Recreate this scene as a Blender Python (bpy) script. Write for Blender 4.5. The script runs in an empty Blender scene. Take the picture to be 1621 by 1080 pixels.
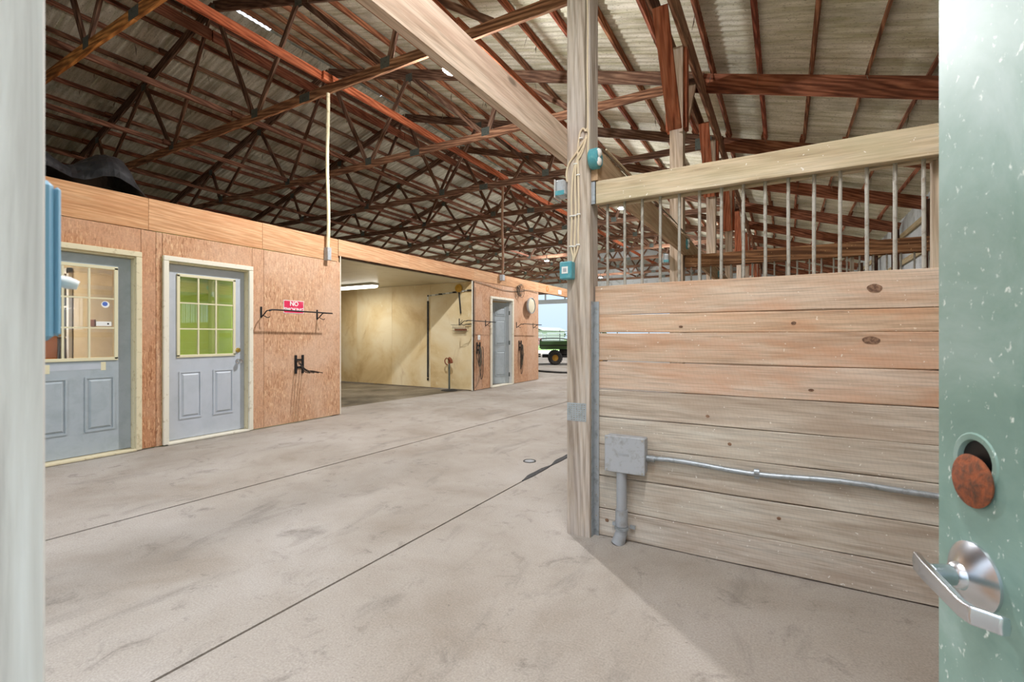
import bpy, bmesh, math, random
from mathutils import Vector, Matrix, Euler
random.seed(7)
R = math.radians
scn = bpy.context.scene
COL = scn.collection

# ------------------------------------------------------------------ camera, sky, sun, exposure
TH = math.atan(429.5 / 750)
cd = bpy.data.cameras.new('camera'); cam = bpy.data.objects.new('camera', cd); COL.objects.link(cam)
cd.sensor_width = 36; cd.lens = 750 / 1621 * 36; cd.shift_y = -8 / 1621; cd.clip_start = 0.02; cd.clip_end = 500
cam.location = (0, 0, 1.22); cam.rotation_euler = (R(90), 0, TH)
cd.dof.use_dof = True; cd.dof.focus_distance = 4.5; cd.dof.aperture_fstop = 9.0
scn.camera = cam
vs = scn.view_settings
vs.view_transform = 'Standard'; vs.look = 'None'; vs.exposure = 0.0; vs.gamma = 1.0; vs.use_curve_mapping = False
SKY_STRENGTH = 1.05; SUN_STRENGTH = 5.5; LAMP_W = 480

def lin(c):
    c = c / 255.0
    return c / 12.92 if c <= 0.04045 else ((c + 0.055) / 1.055) ** 2.4
def rgb(r, g, b): return (lin(r), lin(g), lin(b), 1.0)

w = bpy.data.worlds.new('sky'); scn.world = w; w.use_nodes = True
nt = w.node_tree; nt.nodes.clear()
o_ = nt.nodes.new('ShaderNodeOutputWorld'); bg = nt.nodes.new('ShaderNodeBackground')
tc = nt.nodes.new('ShaderNodeTexCoord'); sp = nt.nodes.new('ShaderNodeSeparateXYZ'); cr = nt.nodes.new('ShaderNodeValToRGB')
cr.color_ramp.elements[0].position = 0.0; cr.color_ramp.elements[0].color = (.66, .84, 1.0, 1)
cr.color_ramp.elements[1].position = 1.0; cr.color_ramp.elements[1].color = (2.7, 2.85, 3.1, 1)
e = cr.color_ramp.elements.new(0.12); e.color = (.80, .98, 1.18, 1)
nt.links.new(tc.outputs['Generated'], sp.inputs[0]); nt.links.new(sp.outputs['Z'], cr.inputs[0])
nt.links.new(cr.outputs[0], bg.inputs[0]); bg.inputs[1].default_value = SKY_STRENGTH
nt.links.new(bg.outputs[0], o_.inputs[0])
sd = bpy.data.lights.new('sun', 'SUN'); sd.energy = SUN_STRENGTH; sd.angle = R(0.6); sd.color = (1, .96, .9)
so = bpy.data.objects.new('sun', sd); COL.objects.link(so); so.rotation_euler = (R(-38), R(-20), 0)

# ------------------------------------------------------------------ helpers
def obj(name, me, mat=None, parent=None, loc=(0, 0, 0), color=None):
    o = bpy.data.objects.new(name, me); COL.objects.link(o)
    if mat and me is not None and not me.materials: me.materials.append(mat)
    if parent: o.parent = parent
    o.location = loc
    if color: o.color = (*color, 1)
    return o
def thing(name, label, cat, loc=(0, 0, 0), group=None):
    o = bpy.data.objects.new(name, None); COL.objects.link(o); o.location = loc
    o.empty_display_size = .1
    o['label'] = label; o['category'] = cat
    if group: o['group'] = group
    return o
def tag(o, label, cat, group=None):
    o['label'] = label; o['category'] = cat
    if group: o['group'] = group
    return o
def struct(name, loc=(0, 0, 0), label=None):
    o = bpy.data.objects.new(name, None); COL.objects.link(o); o.location = loc; o['kind'] = 'structure'
    if label: o['label'] = label; o['category'] = name.split('_')[0]
    return o
def ploc(p):
    v = Vector((0, 0, 0))
    while p: v += p.location; p = p.parent
    return v

class MB:
    def __init__(s): s.v = []; s.f = []; s.sm = False
    def add(s, vs, fs):
        n = len(s.v); s.v += [tuple(v) for v in vs]; s.f += [tuple(i + n for i in f) for f in fs]; return s
    def box(s, x0, x1, y0, y1, z0, z1):
        return s.add([(x0,y0,z0),(x1,y0,z0),(x1,y1,z0),(x0,y1,z0),(x0,y0,z1),(x1,y0,z1),(x1,y1,z1),(x0,y1,z1)],
                     [(0,3,2,1),(4,5,6,7),(0,1,5,4),(1,2,6,5),(2,3,7,6),(3,0,4,7)])
    def cyl(s, p0, p1, r, n=12, r2=None, cap=True):
        p0 = Vector(p0); p1 = Vector(p1); d = (p1 - p0).normalized()
        u = d.orthogonal().normalized(); v = d.cross(u); r2 = r if r2 is None else r2
        vs = [p0 + r*(math.cos(2*math.pi*i/n)*u + math.sin(2*math.pi*i/n)*v) for i in range(n)]
        vs += [p1 + r2*(math.cos(2*math.pi*i/n)*u + math.sin(2*math.pi*i/n)*v) for i in range(n)]
        fs = [(i, (i+1) % n, n+(i+1) % n, n+i) for i in range(n)]
        if cap: fs += [tuple(reversed(range(n))), tuple(range(n, 2*n))]
        s.sm = True
        return s.add(vs, fs)
    def tube(s, pts, r, n=8, cap=True):
        pts = [Vector(p) for p in pts]; m = len(pts); vs = []
        t0 = (pts[1]-pts[0]).normalized(); u = t0.orthogonal().normalized()
        for i, p in enumerate(pts):
            t = (pts[min(i+1, m-1)] - pts[max(i-1, 0)]).normalized()
            u = (u - t*u.dot(t)).normalized(); v = t.cross(u)
            rr = r[i] if isinstance(r, (list, tuple)) else r
            vs += [p + rr*(math.cos(2*math.pi*k/n)*u + math.sin(2*math.pi*k/n)*v) for k in range(n)]
        fs = [(i*n+k, i*n+(k+1) % n, (i+1)*n+(k+1) % n, (i+1)*n+k) for i in range(m-1) for k in range(n)]
        if cap: fs += [tuple(reversed(range(n))), tuple(range((m-1)*n, m*n))]
        s.sm = True
        return s.add(vs, fs)
    def lathe(s, c, axis, prof, n=24):
        c = Vector(c); d = Vector(axis).normalized(); u = d.orthogonal().normalized(); v = d.cross(u); vs = []
        for (r, h) in prof:
            vs += [c + d*h + max(r, 1e-5)*(math.cos(2*math.pi*k/n)*u + math.sin(2*math.pi*k/n)*v) for k in range(n)]
        fs = [(i*n+k, i*n+(k+1) % n, (i+1)*n+(k+1) % n, (i+1)*n+k) for i in range(len(prof)-1) for k in range(n)]
        s.sm = True
        return s.add(vs, fs)
    def prism(s, poly, axis, a, b):
        # poly: list of 2D in the two other axes; axis 0/1/2
        def mk(p, t):
            q = list(p); q.insert(axis, t); return tuple(q)
        n = len(poly); vs = [mk(p, a) for p in poly] + [mk(p, b) for p in poly]
        fs = [tuple(range(n)), tuple(reversed(range(n, 2*n)))] + [(i, n+i, n+(i+1) % n, (i+1) % n) for i in range(n)]
        return s.add(vs, fs)
    def build(s, name, mat, parent=None, bevel=0, color=None, loc=None, smooth=None):
        off = ploc(parent) if parent else Vector((0, 0, 0))
        if loc is not None: off = Vector(loc)
        me = bpy.data.meshes.new(name)
        me.from_pydata([tuple(Vector(v) - off) for v in s.v], [], s.f)
        bm = bmesh.new(); bm.from_mesh(me); bmesh.ops.recalc_face_normals(bm, faces=bm.faces)
        if bevel: bmesh.ops.bevel(bm, geom=bm.edges[:] , offset=bevel, segments=1, affect='EDGES', clamp_overlap=True)
        bm.to_mesh(me); bm.free()
        sm = s.sm if smooth is None else smooth
        if sm:
            for p in me.polygons: p.use_smooth = True
            try: me.set_sharp_from_angle(angle=R(40))
            except Exception: pass
        return obj(name, me, mat, parent, (0, 0, 0) if (loc is None) else loc, color)

_bc = {}
def board_mesh(L, bw, bh, seg=1, rough=0, key=None, bev=0.0):
    k = (round(L, 2), bw, bh, seg, rough, key, bev)
    if k in _bc: return _bc[k]
    vs = []; fs = []; rnd = random.Random(hash(k) if key is None else key)
    m = seg + 1
    ph = [rnd.uniform(0, 6) for _ in range(4)]
    for i in range(m):
        x = -L/2 + L*i/seg
        a = rough*(math.sin(x*3.1+ph[0])+.6*math.sin(x*9+ph[1]))+rnd.uniform(-rough, rough)*.4
        b = rough*(math.sin(x*2.7+ph[2])+.6*math.sin(x*8+ph[3]))+rnd.uniform(-rough, rough)*.4
        if bev:
            for (y, z) in ((-bw/2, -bh/2+bev), (-bw/2+bev, -bh/2), (bw/2-bev, -bh/2), (bw/2, -bh/2+bev), (bw/2, bh/2-bev), (bw/2-bev, bh/2), (-bw/2+bev, bh/2), (-bw/2, bh/2-bev)):
                vs.append((x, y, z + (a if z < 0 else b)))
        else:
            for (y, z) in ((-bw/2, -bh/2), (bw/2, -bh/2), (bw/2, bh/2), (-bw/2, bh/2)):
                vs.append((x, y, z + (a if z < 0 else b)))
    n = 8 if bev else 4
    for i in range(seg):
        for k2 in range(n): fs.append((i*n+k2, (i+1)*n+k2, (i+1)*n+(k2+1) % n, i*n+(k2+1) % n))
    fs.append(tuple(range(n))); fs.append(tuple(reversed(range((m-1)*n, m*n))))
    me = bpy.data.meshes.new('board'); me.from_pydata(vs, [], fs)
    bm = bmesh.new(); bm.from_mesh(me); bmesh.ops.recalc_face_normals(bm, faces=bm.faces); bm.to_mesh(me); bm.free()
    _bc[k] = me
    return me
def board(name, p0, p1, bw, bh, mat, parent=None, up=(0, 0, 1), seg=1, rough=0, key=None, bev=0.0, color=None):
    """lumber from p0 to p1 (centre line); bw across, bh along 'up'; grain runs along local X"""
    p0 = Vector(p0); p1 = Vector(p1); d = p1 - p0; L = d.length; x = d.normalized()
    y = Vector(up).cross(x).normalized(); z = x.cross(y)
    me = board_mesh(L, bw, bh, seg, rough, key, bev)
    if me.materials and me.materials[0] != mat:
        me = me.copy(); me.materials.clear()
    o = obj(name, me, mat, parent, (0, 0, 0))
    M = Matrix((x, y, z)).transposed().to_4x4()
    o.matrix_basis = Matrix.Translation((p0+p1)/2 - (ploc(parent) if parent else Vector((0, 0, 0)))) @ M
    if color: o.color = (*color, 1)
    return o
def tint(a=.12, warm=.03):
    v = random.uniform(1-a, 1+a); t = random.uniform(-warm, warm)
    return (v+t, v, v-t)

# ------------------------------------------------------------------ materials
def newmat(name):
    m = bpy.data.materials.new(name); m.use_nodes = True; nt = m.node_tree
    b = nt.nodes['Principled BSDF']; return m, nt, b
def N(nt, t, **kw):
    n = nt.nodes.new(t)
    for k, v in kw.items(): setattr(n, k, v)
    return n
def ramp(nt, stops, src):
    r = N(nt, 'ShaderNodeValToRGB'); el = r.color_ramp.elements
    el[0].position, el[0].color = stops[0]; el[1].position, el[1].color = stops[-1]
    for p, c in stops[1:-1]:
        e = el.new(p); e.color = c
    nt.links.new(src, r.inputs[0]); return r.outputs[0]
def coords(nt, scale, rot=(0, 0, 0), rnd=True, kind='Object'):
    tc = N(nt, 'ShaderNodeTexCoord'); src = tc.outputs[kind]
    if rnd:
        oi = N(nt, 'ShaderNodeObjectInfo'); mu = N(nt, 'ShaderNodeMath', operation='MULTIPLY'); mu.inputs[1].default_value = 71.3
        nt.links.new(oi.outputs['Random'], mu.inputs[0])
        ad = N(nt, 'ShaderNodeVectorMath', operation='ADD')
        nt.links.new(src, ad.inputs[0]); nt.links.new(mu.outputs[0], ad.inputs[1]); src = ad.outputs[0]
    mp = N(nt, 'ShaderNodeMapping'); mp.inputs['Scale'].default_value = scale; mp.inputs['Rotation'].default_value = rot
    nt.links.new(src, mp.inputs[0]); return mp.outputs[0]
def noise(nt, vec, scale=1, detail=4, rough=.55, dist=0):
    n = N(nt, 'ShaderNodeTexNoise'); n.inputs['Scale'].default_value = scale; n.inputs['Detail'].default_value = detail
    n.inputs['Roughness'].default_value = rough; n.inputs['Distortion'].default_value = dist
    nt.links.new(vec, n.inputs['Vector']); return n.outputs['Fac']
def mix(nt, a, b, fac, mode='MIX'):
    m = N(nt, 'ShaderNodeMix', data_type='RGBA', blend_type=mode)
    for i, s in ((0, fac), (6, a), (7, b)):
        if hasattr(s, 'links') or hasattr(s, 'is_linked'): nt.links.new(s, m.inputs[i])
        elif i == 0: m.inputs[0].default_value = s
        else: m.inputs[i].default_value = s
    return m.outputs[2]
def bump(nt, b, h, strength=.3, dist=.01):
    n = N(nt, 'ShaderNodeBump'); n.inputs['Strength'].default_value = strength; n.inputs['Distance'].default_value = dist
    nt.links.new(h, n.inputs['Height']); nt.links.new(n.outputs[0], b.inputs['Normal'])
def objcolor(nt, c):
    oi = N(nt, 'ShaderNodeObjectInfo'); return mix(nt, c, oi.outputs['Color'], 1.0, 'MULTIPLY')

def wood(name, dark, mid, light, stain=None, stain_amt=.6, grain=12, rough=.85, knots=True, specks=None, bstr=.35, saw=False, wav=.26):
    m, nt, b = newmat(name)
    v = coords(nt, (.9, grain*.8, grain*.8))
    wv0 = N(nt, 'ShaderNodeTexWave', wave_type='BANDS', bands_direction='DIAGONAL'); wv0.inputs['Scale'].default_value = 1.3
    wv0.inputs['Distortion'].default_value = 9; wv0.inputs['Detail'].default_value = 3; wv0.inputs['Detail Scale'].default_value = .8; nt.links.new(v, wv0.inputs['Vector'])
    n0 = noise(nt, v, 1.1, 6, .6, .8)
    ma = N(nt, 'ShaderNodeMath', operation='MULTIPLY_ADD'); nt.links.new(wv0.outputs['Fac'], ma.inputs[0]); ma.inputs[1].default_value = wav
    nt.links.new(n0, ma.inputs[2]); n1 = ma.outputs[0]
    mm = .5+wav*.5; c = ramp(nt, [(mm-.2, dark), (mm, mid), (mm+.2, light)], n1)
    v2 = coords(nt, (3, 110, 110)); n2 = noise(nt, v2, 1.2, 3, .65, .3)
    c = mix(nt, c, ramp(nt, [(.34, (.45, .45, .45, 1)), (.56, (1, 1, 1, 1))], n2), .5, 'MULTIPLY')
    if stain:
        v3 = coords(nt, (1.2, 4, 4)); n3 = noise(nt, v3, 1.6, 5, .6, .5)
        f = ramp(nt, [(.46, (0, 0, 0, 1)), (.66, (stain_amt,)*3 + (1,))], n3); c = mix(nt, c, stain, f)
    if knots:
        v4 = coords(nt, (1.6, 4.5, 4.5)); vo = N(nt, 'ShaderNodeTexVoronoi'); vo.inputs['Scale'].default_value = .8
        nt.links.new(v4, vo.inputs['Vector'])
        f = ramp(nt, [(.04, (.8, .8, .8, 1)), (.075, (0, 0, 0, 1))], vo.outputs['Distance']); c = mix(nt, c, tuple(x*.35 for x in dark[:3])+(1,), f)
    if saw:
        wv = N(nt, 'ShaderNodeTexWave'); wv.inputs['Scale'].default_value = 1.0; wv.inputs['Distortion'].default_value = 7.0; wv.inputs['Detail'].default_value = 2
        nt.links.new(coords(nt, (18, 2.5, 7), rot=(0, .5, 0)), wv.inputs['Vector'])
        f = ramp(nt, [(.55, (0, 0, 0, 1)), (1.0, (.05, .05, .05, 1))], wv.outputs['Fac']); c = mix(nt, c, tuple(x*.4 for x in dark[:3])+(1,), f)
    if specks:
        v5 = coords(nt, (60, 60, 60)); n5 = noise(nt, v5, 1, 1, .5)
        f = ramp(nt, [(.74, (0, 0, 0, 1)), (.77, (1, 1, 1, 1))], n5); c = mix(nt, c, specks, f)
    c = objcolor(nt, c); nt.links.new(c, b.inputs['Base Color'])
    b.inputs['Roughness'].default_value = rough; b.inputs['Specular IOR Level'].default_value = .2
    bump(nt, b, n1, bstr, .004)
    return m
def plain(name, c, rough=.5, metal=0, dirt=None, dscale=8, dpos=(.5, .7), bstr=0, spec=.5, tintable=False, specks=None):
    m, nt, b = newmat(name); b.inputs['Roughness'].default_value = rough; b.inputs['Metallic'].default_value = metal
    b.inputs['Specular IOR Level'].default_value = spec
    if dirt or specks:
        v = coords(nt, (dscale,)*3); n = noise(nt, v, 1, 6, .65, .4)
        cc = c
        if dirt: cc = mix(nt, c, dirt, ramp(nt, [(dpos[0], (0, 0, 0, 1)), (dpos[1], (1, 1, 1, 1))], n))
        if specks:
            n5 = noise(nt, coords(nt, (55,)*3), 1, 2, .5)
            cc = mix(nt, cc, specks, ramp(nt, [(.66, (0, 0, 0, 1)), (.70, (1, 1, 1, 1))], n5))
        nt.links.new(cc, b.inputs['Base Color'])
        if bstr: bump(nt, b, n, bstr, .004)
    else: b.inputs['Base Color'].default_value = c
    return m
def emit(name, c, s):
    m, nt, b = newmat(name); b.inputs['Base Color'].default_value = (0.8, .8, .8, 1)
    b.inputs['Emission Color'].default_value = c; b.inputs['Emission Strength'].default_value = s; return m
def glass(name, tintc=(1, 1, 1, 1), refl=.12):
    m, nt, b = newmat(name); nt.nodes.remove(b)
    t = N(nt, 'ShaderNodeBsdfTransparent'); g = N(nt, 'ShaderNodeBsdfGlossy'); g.inputs['Roughness'].default_value = .02
    t.inputs[0].default_value = tintc; fr = N(nt, 'ShaderNodeFresnel'); fr.inputs[0].default_value = 1.5
    ad = N(nt, 'ShaderNodeMath', operation='ADD'); ad.inputs[1].default_value = refl; nt.links.new(fr.outputs[0], ad.inputs[0])
    mx = N(nt, 'ShaderNodeMixShader'); nt.links.new(ad.outputs[0], mx.inputs[0]); nt.links.new(t.outputs[0], mx.inputs[1]); nt.links.new(g.outputs[0], mx.inputs[2])
    nt.links.new(mx.outputs[0], nt.nodes['Material Output'].inputs[0]); return m

M = {}
M['post'] = wood('weathered_post', rgb(150, 134, 118), rgb(192, 178, 162), rgb(212, 202, 190), stain=rgb(178, 170, 164), grain=14, wav=.16)
M['plank'] = wood('stall_plank', rgb(186, 160, 136), rgb(208, 188, 168), rgb(218, 204, 188), stain=rgb(204, 160, 130), stain_amt=.6, grain=13, saw=True, specks=rgb(225, 220, 210), wav=.09, knots=False)
M['plank_grey'] = wood('stall_plank_grey', rgb(176, 160, 142), rgb(204, 192, 176), rgb(216, 208, 194), stain=rgb(178, 160, 142), stain_amt=.7, grain=13, saw=True, specks=rgb(225, 220, 210), wav=.09, knots=False)
M['rail'] = wood('dusty_rail', rgb(166, 144, 114), rgb(204, 186, 156), rgb(218, 204, 178), stain=rgb(178, 168, 136), grain=12, specks=rgb(230, 225, 215), knots=False, wav=.1)
M['header'] = wood('pale_header', rgb(166, 142, 120), rgb(204, 182, 160), rgb(216, 198, 178), stain=rgb(196, 166, 146), grain=10, wav=.12)
M['truss'] = wood('truss_lumber', rgb(82, 58, 46), rgb(126, 94, 76), rgb(158, 126, 104), stain=rgb(88, 66, 54), stain_amt=.7, grain=10, knots=False)
M['orange'] = wood('orange_lumber', rgb(128, 70, 46), rgb(180, 108, 76), rgb(200, 132, 98), stain=rgb(120, 78, 58), stain_amt=.6, grain=10, knots=False)
M['rust_rail'] = wood('brown_rail', rgb(100, 66, 42), rgb(150, 106, 72), rgb(178, 134, 96), stain=rgb(92, 64, 46), grain=14, knots=False, specks=rgb(200, 160, 110))
M['knot'] = plain('plank_knot', rgb(104, 76, 58), .8, 0, dirt=rgb(150, 118, 94), dscale=70, dpos=(.4, .6))
M['steel'] = plain('galvanised', rgb(176, 184, 190), .45, .6, dirt=rgb(140, 146, 148), dscale=25)
M['bar'] = plain('bar_metal', rgb(172, 168, 158), .55, .3, dirt=rgb(130, 118, 100), dscale=30)
M['gplate'] = plain('gusset_metal', rgb(110, 118, 112), .5, .6, dirt=rgb(74, 78, 74), dscale=30)
M['pvc'] = plain('grey_pvc', rgb(160, 164, 168), .5, 0, dirt=rgb(140, 138, 132), dscale=10)
M['greybox'] = plain('grey_plastic', rgb(172, 176, 180), .5, 0, dirt=rgb(150, 150, 148), dscale=30)
M['teal'] = plain('teal_plastic', rgb(78, 152, 164), .45, 0, dirt=rgb(110, 170, 175), dscale=30)
M['bluebox'] = plain('blue_plastic', rgb(120, 168, 196), .45, 0)
M['white'] = plain('white_plastic', rgb(232, 232, 228), .5)
M['cream'] = plain('cream_trim', rgb(218, 206, 172), .6, 0, dirt=rgb(170, 150, 110), dscale=14, dpos=(.55, .75))
M['lite'] = plain('cream_muntin', rgb(220, 212, 178), .5, 0)
M['cream_white'] = plain('white_trim', rgb(226, 220, 202), .6, 0, dirt=rgb(176, 160, 128), dscale=14, dpos=(.58, .75))
M['doorgrey'] = plain('grey_blue_door', rgb(186, 192, 200), .45, 0, dirt=rgb(178, 185, 192), dscale=6, dpos=(.45, .7))
M['doordark'] = plain('grey_blue_door_dusty', rgb(168, 177, 182), .5, 0, dirt=rgb(156, 166, 170), dscale=7, dpos=(.45, .7))
M['black'] = plain('black_metal', rgb(34, 32, 32), .5, .3)
M['rubber'] = plain('black_rubber', rgb(46, 46, 46), .8, 0, dirt=rgb(80, 76, 70), dscale=20)
M['cable'] = plain('cream_cable', rgb(216, 200, 170), .5)
M['cabledark'] = plain('dusty_cable', rgb(120, 108, 90), .7)
M['rust'] = plain('rusty_iron', rgb(158, 86, 52), .9, 0, dirt=rgb(96, 66, 50), dscale=90, dpos=(.4, .65), bstr=.5)
M['chrome'] = plain('satin_chrome', rgb(206, 210, 216), .27, 1)
M['brass'] = plain('brass', rgb(200, 170, 90), .3, .9)
M['green'] = plain('green_paint', rgb(62, 98, 52), .4)
M['yellow'] = plain('yellow_rim', rgb(196, 150, 52), .5)
M['tarp'] = plain('black_tarp', rgb(26, 27, 30), .35, 0, dirt=rgb(60, 60, 62), dscale=5)
M['greenwall'] = plain('green_wall', rgb(160, 184, 90), .8)
M['beigewall'] = plain('beige_wall', rgb(214, 196, 160), .8, 0, dirt=rgb(200, 180, 142), dscale=2)
M['grass'] = plain('lawn', rgb(92, 132, 48), .9, 0, dirt=rgb(112, 146, 62), dscale=.8)
M['gravel'] = plain('gravel', rgb(196, 192, 184), .95, 0, dirt=rgb(170, 164, 152), dscale=2, bstr=.2)
M['trailer'] = plain('white_paint', rgb(225, 222, 222), .6)
M['redpaint'] = plain('red_paint', rgb(200, 130, 130), .6)
M['leaf'] = plain('foliage', rgb(70, 96, 60), .9, 0, dirt=rgb(50, 70, 44), dscale=2)
M['glass'] = glass('window_glass')
M['darkglass'] = plain('dark_glass', rgb(60, 64, 60), .1, 0)
M['orange_thing'] = plain('orange_paint', rgb(215, 130, 50), .6)
M['lampface'] = emit('led_face', (1, .98, .94, 1), 30)
M['lampface2'] = emit('led_face_small', (1, .98, .94, 1), 14)
M['tube'] = emit('fluorescent_face', (1, .97, .88, 1), 5)
M['housing'] = plain('white_housing', rgb(210, 210, 206), .5)
M['concrete_in'] = plain('foundation', rgb(60, 54, 48), .95)

# floor concrete
def mk_concrete(name, base, dark, light, rubber=0):
    m, nt, b = newmat(name)
    v = coords(nt, (1, 1, 1), rnd=False, kind='Object')
    n1 = noise(nt, v, .9, 8, .6, .3); c = ramp(nt, [(.34, dark), (.5, base), (.66, light)], n1)
    v2 = coords(nt, (2.2, .9, 1), rot=(0, 0, .3), rnd=False); n2 = noise(nt, v2, 1.6, 9, .68, .6)
    c = mix(nt, c, tuple(x*.62 for x in base[:3])+(1,), ramp(nt, [(.55, (0, 0, 0, 1)), (.72, (.75, .75, .75, 1))], n2))
    n5 = noise(nt, coords(nt, (1, 1, 1), rnd=False), 5.5, 8, .75, .8); c = mix(nt, c, tuple(x*.5 for x in base[:3])+(1,), ramp(nt, [(.56, (0, 0, 0, 1)), (.70, (.7, .7, .7, 1))], n5))
    n3 = noise(nt, v, 34, 3, .6); c = mix(nt, c, tuple(x*.45 for x in base[:3])+(1,), ramp(nt, [(.68, (0, 0, 0, 1)), (.76, (.6, .6, .6, 1))], n3))
    n4 = noise(nt, v, 120, 2, .6); c = mix(nt, c, ramp(nt, [(.3, (.72, .72, .72, 1)), (.7, (1.12, 1.12, 1.12, 1))], n4), .7, 'MULTIPLY')
    nt.links.new(c, b.inputs['Base Color']); b.inputs['Roughness'].default_value = .9; b.inputs['Specular IOR Level'].default_value = .2
    bump(nt, b, n2, .25, .01); return m
M['concrete'] = mk_concrete('concrete_floor', rgb(168, 160, 150), rgb(152, 142, 130), rgb(178, 171, 163))
M['wetconc'] = mk_concrete('washing_bay_floor', rgb(128, 118, 100), rgb(88, 80, 66), rgb(150, 140, 122))
# OSB
def mk_osb(name, dark, mid, light, tone):
    m, nt, b = newmat(name)
    val = None
    for k, (a, sc) in enumerate(((.35, 1.0), (1.35, 1.15), (2.3, .9), (2.9, 1.3))):
        vo = N(nt, 'ShaderNodeTexVoronoi'); vo.inputs['Scale'].default_value = sc; vo.inputs['Randomness'].default_value = 1
        nt.links.new(coords(nt, (1, 75, 16), rot=(a, 0, 0)), vo.inputs['Vector'])
        sx = N(nt, 'ShaderNodeSeparateColor'); nt.links.new(vo.outputs['Color'], sx.inputs[0])
        if val is None: val = sx.outputs[0]
        else:
            g = N(nt, 'ShaderNodeMath', operation='GREATER_THAN'); g.inputs[1].default_value = .62; nt.links.new(sx.outputs[1], g.inputs[0])
            val = mix(nt, val, sx.outputs[0], g.outputs[0])
    c = ramp(nt, [(.0, dark), (.35, mid), (.8, mid), (1.0, light)], val)
    n = noise(nt, coords(nt, (1, 1, 1)), 1.1, 5, .6, .3)
    c = mix(nt, c, tone, ramp(nt, [(.42, (0, 0, 0, 1)), (.62, (.8, .8, .8, 1))], n))
    n3 = noise(nt, coords(nt, (1, 30, 30)), 2, 5, .7); c = mix(nt, c, ramp(nt, [(.3, (.72, .72, .72, 1)), (.6, (1.05, 1.05, 1.05, 1))], n3), .7, 'MULTIPLY')
    c = objcolor(nt, c); nt.links.new(c, b.inputs['Base Color']); b.inputs['Roughness'].default_value = .8; b.inputs['Specular IOR Level'].default_value = .25
    bump(nt, b, val, .12, .002); return m
M['osb'] = mk_osb('osb_sheet', rgb(160, 116, 86), rgb(198, 156, 124), rgb(222, 190, 156), rgb(206, 174, 150))
M['band'] = wood('plywood_band', rgb(192, 150, 114), rgb(208, 168, 132), rgb(220, 184, 150), stain=rgb(192, 144, 108), stain_amt=.5, grain=14, knots=False, bstr=.08)
def mk_washwall():
    m, nt, b = newmat('washing_bay_wall')
    n = noise(nt, coords(nt, (1, 1, 1)), .8, 6, .6, .6); c = ramp(nt, [(.3, rgb(196, 164, 112)), (.45, rgb(224, 202, 156)), (.62, rgb(236, 222, 188))], n)
    n2 = noise(nt, coords(nt, (2.2, 2.2, 1.2)), 1.5, 7, .65, .8); c = mix(nt, c, rgb(180, 145, 92), ramp(nt, [(.6, (0, 0, 0, 1)), (.78, (.6, .6, .6, 1))], n2))
    n3 = noise(nt, coords(nt, (5, 5, 2)), 2, 4, .6, 1.5); c = mix(nt, c, rgb(246, 240, 224), ramp(nt, [(.68, (0, 0, 0, 1)), (.74, (.8, .8, .8, 1))], n3))
    nt.links.new(c, b.inputs['Base Color']); b.inputs['Roughness'].default_value = .6; bump(nt, b, n2, .1, .005); return m
M['washwall'] = mk_washwall()
M['washceil'] = plain('painted_ceiling', rgb(214, 206, 180), .35, 0, dirt=rgb(190, 178, 146), dscale=1.5)
def mk_sheet(name, base, mil, dark, amt):
    m, nt, b = newmat(name)
    n = noise(nt, coords(nt, (.5, 5, .5), kind='Object'), 2, 8, .7, .4)
    c = mix(nt, base, mil, ramp(nt, [(.42, (0, 0, 0, 1)), (.62, (amt,)*3+(1,))], n))
    n2 = noise(nt, coords(nt, (16, 30, 16)), 2, 3, .7, .5)
    c = mix(nt, c, dark, ramp(nt, [(.56, (0, 0, 0, 1)), (.68, (amt*.8,)*3+(1,))], n2))
    n3 = noise(nt, coords(nt, (.8, .8, .8)), 1, 4, .6); c = mix(nt, c, dark, ramp(nt, [(.5, (0, 0, 0, 1)), (.8, (.8, .8, .8, 1))], n3))
    nt.links.new(c, b.inputs['Base Color']); b.inputs['Roughness'].default_value = .75; b.inputs['Metallic'].default_value = 0; return m
M['sheetR'] = mk_sheet('roof_sheet_pale', rgb(236, 232, 214), rgb(178, 174, 134), rgb(112, 106, 78), .8)
M['sheetL'] = mk_sheet('roof_sheet_mildew_dimmed', rgb(214, 210, 192), rgb(158, 154, 126), rgb(92, 84, 66), .85)  # left slope copy of the mildewed sheet, its dimmer light painted darker
M['wallsheet'] = plain('wall_sheet', rgb(188, 190, 190), .6, .1, dirt=rgb(150, 150, 144), dscale=3)
def mk_teal_door():
    m, nt, b = newmat('teal_door_paint')
    n = noise(nt, coords(nt, (1.5, 1.5, 1.0)), 2, 8, .65, .8)
    c = ramp(nt, [(.3, rgb(108, 140, 130)), (.5, rgb(138, 168, 158)), (.68, rgb(176, 198, 194))], n)
    n2 = noise(nt, coords(nt, (75, 75, 50)), 1.2, 3, .65, .3); c = mix(nt, c, rgb(225, 236, 230), ramp(nt, [(.63, (0, 0, 0, 1)), (.70, (1, 1, 1, 1))], n2))
    nt.links.new(c, b.inputs['Base Color']); b.inputs['Roughness'].default_value = .4; bump(nt, b, n, .15, .004); return m
M['tealdoor'] = mk_teal_door()
def mk_jamb():
    m, nt, b = newmat('whitewashed_wood')
    n = noise(nt, coords(nt, (20, 20, 1.2)), 1.5, 6, .6, .8); c = ramp(nt, [(.32, rgb(190, 182, 176)), (.5, rgb(220, 214, 208)), (.66, rgb(234, 230, 226))], n)
    n2 = noise(nt, coords(nt, (6, 6, 2.5)), 2, 3, .6, .5); c = mix(nt, c, rgb(120, 112, 104), ramp(nt, [(.70, (0, 0, 0, 1)), (.76, (1, 1, 1, 1))], n2))
    nt.links.new(c, b.inputs['Base Color']); b.inputs['Roughness'].default_value = .8; bump(nt, b, n, .3, .005); return m
M['jamb'] = mk_jamb()

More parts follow.
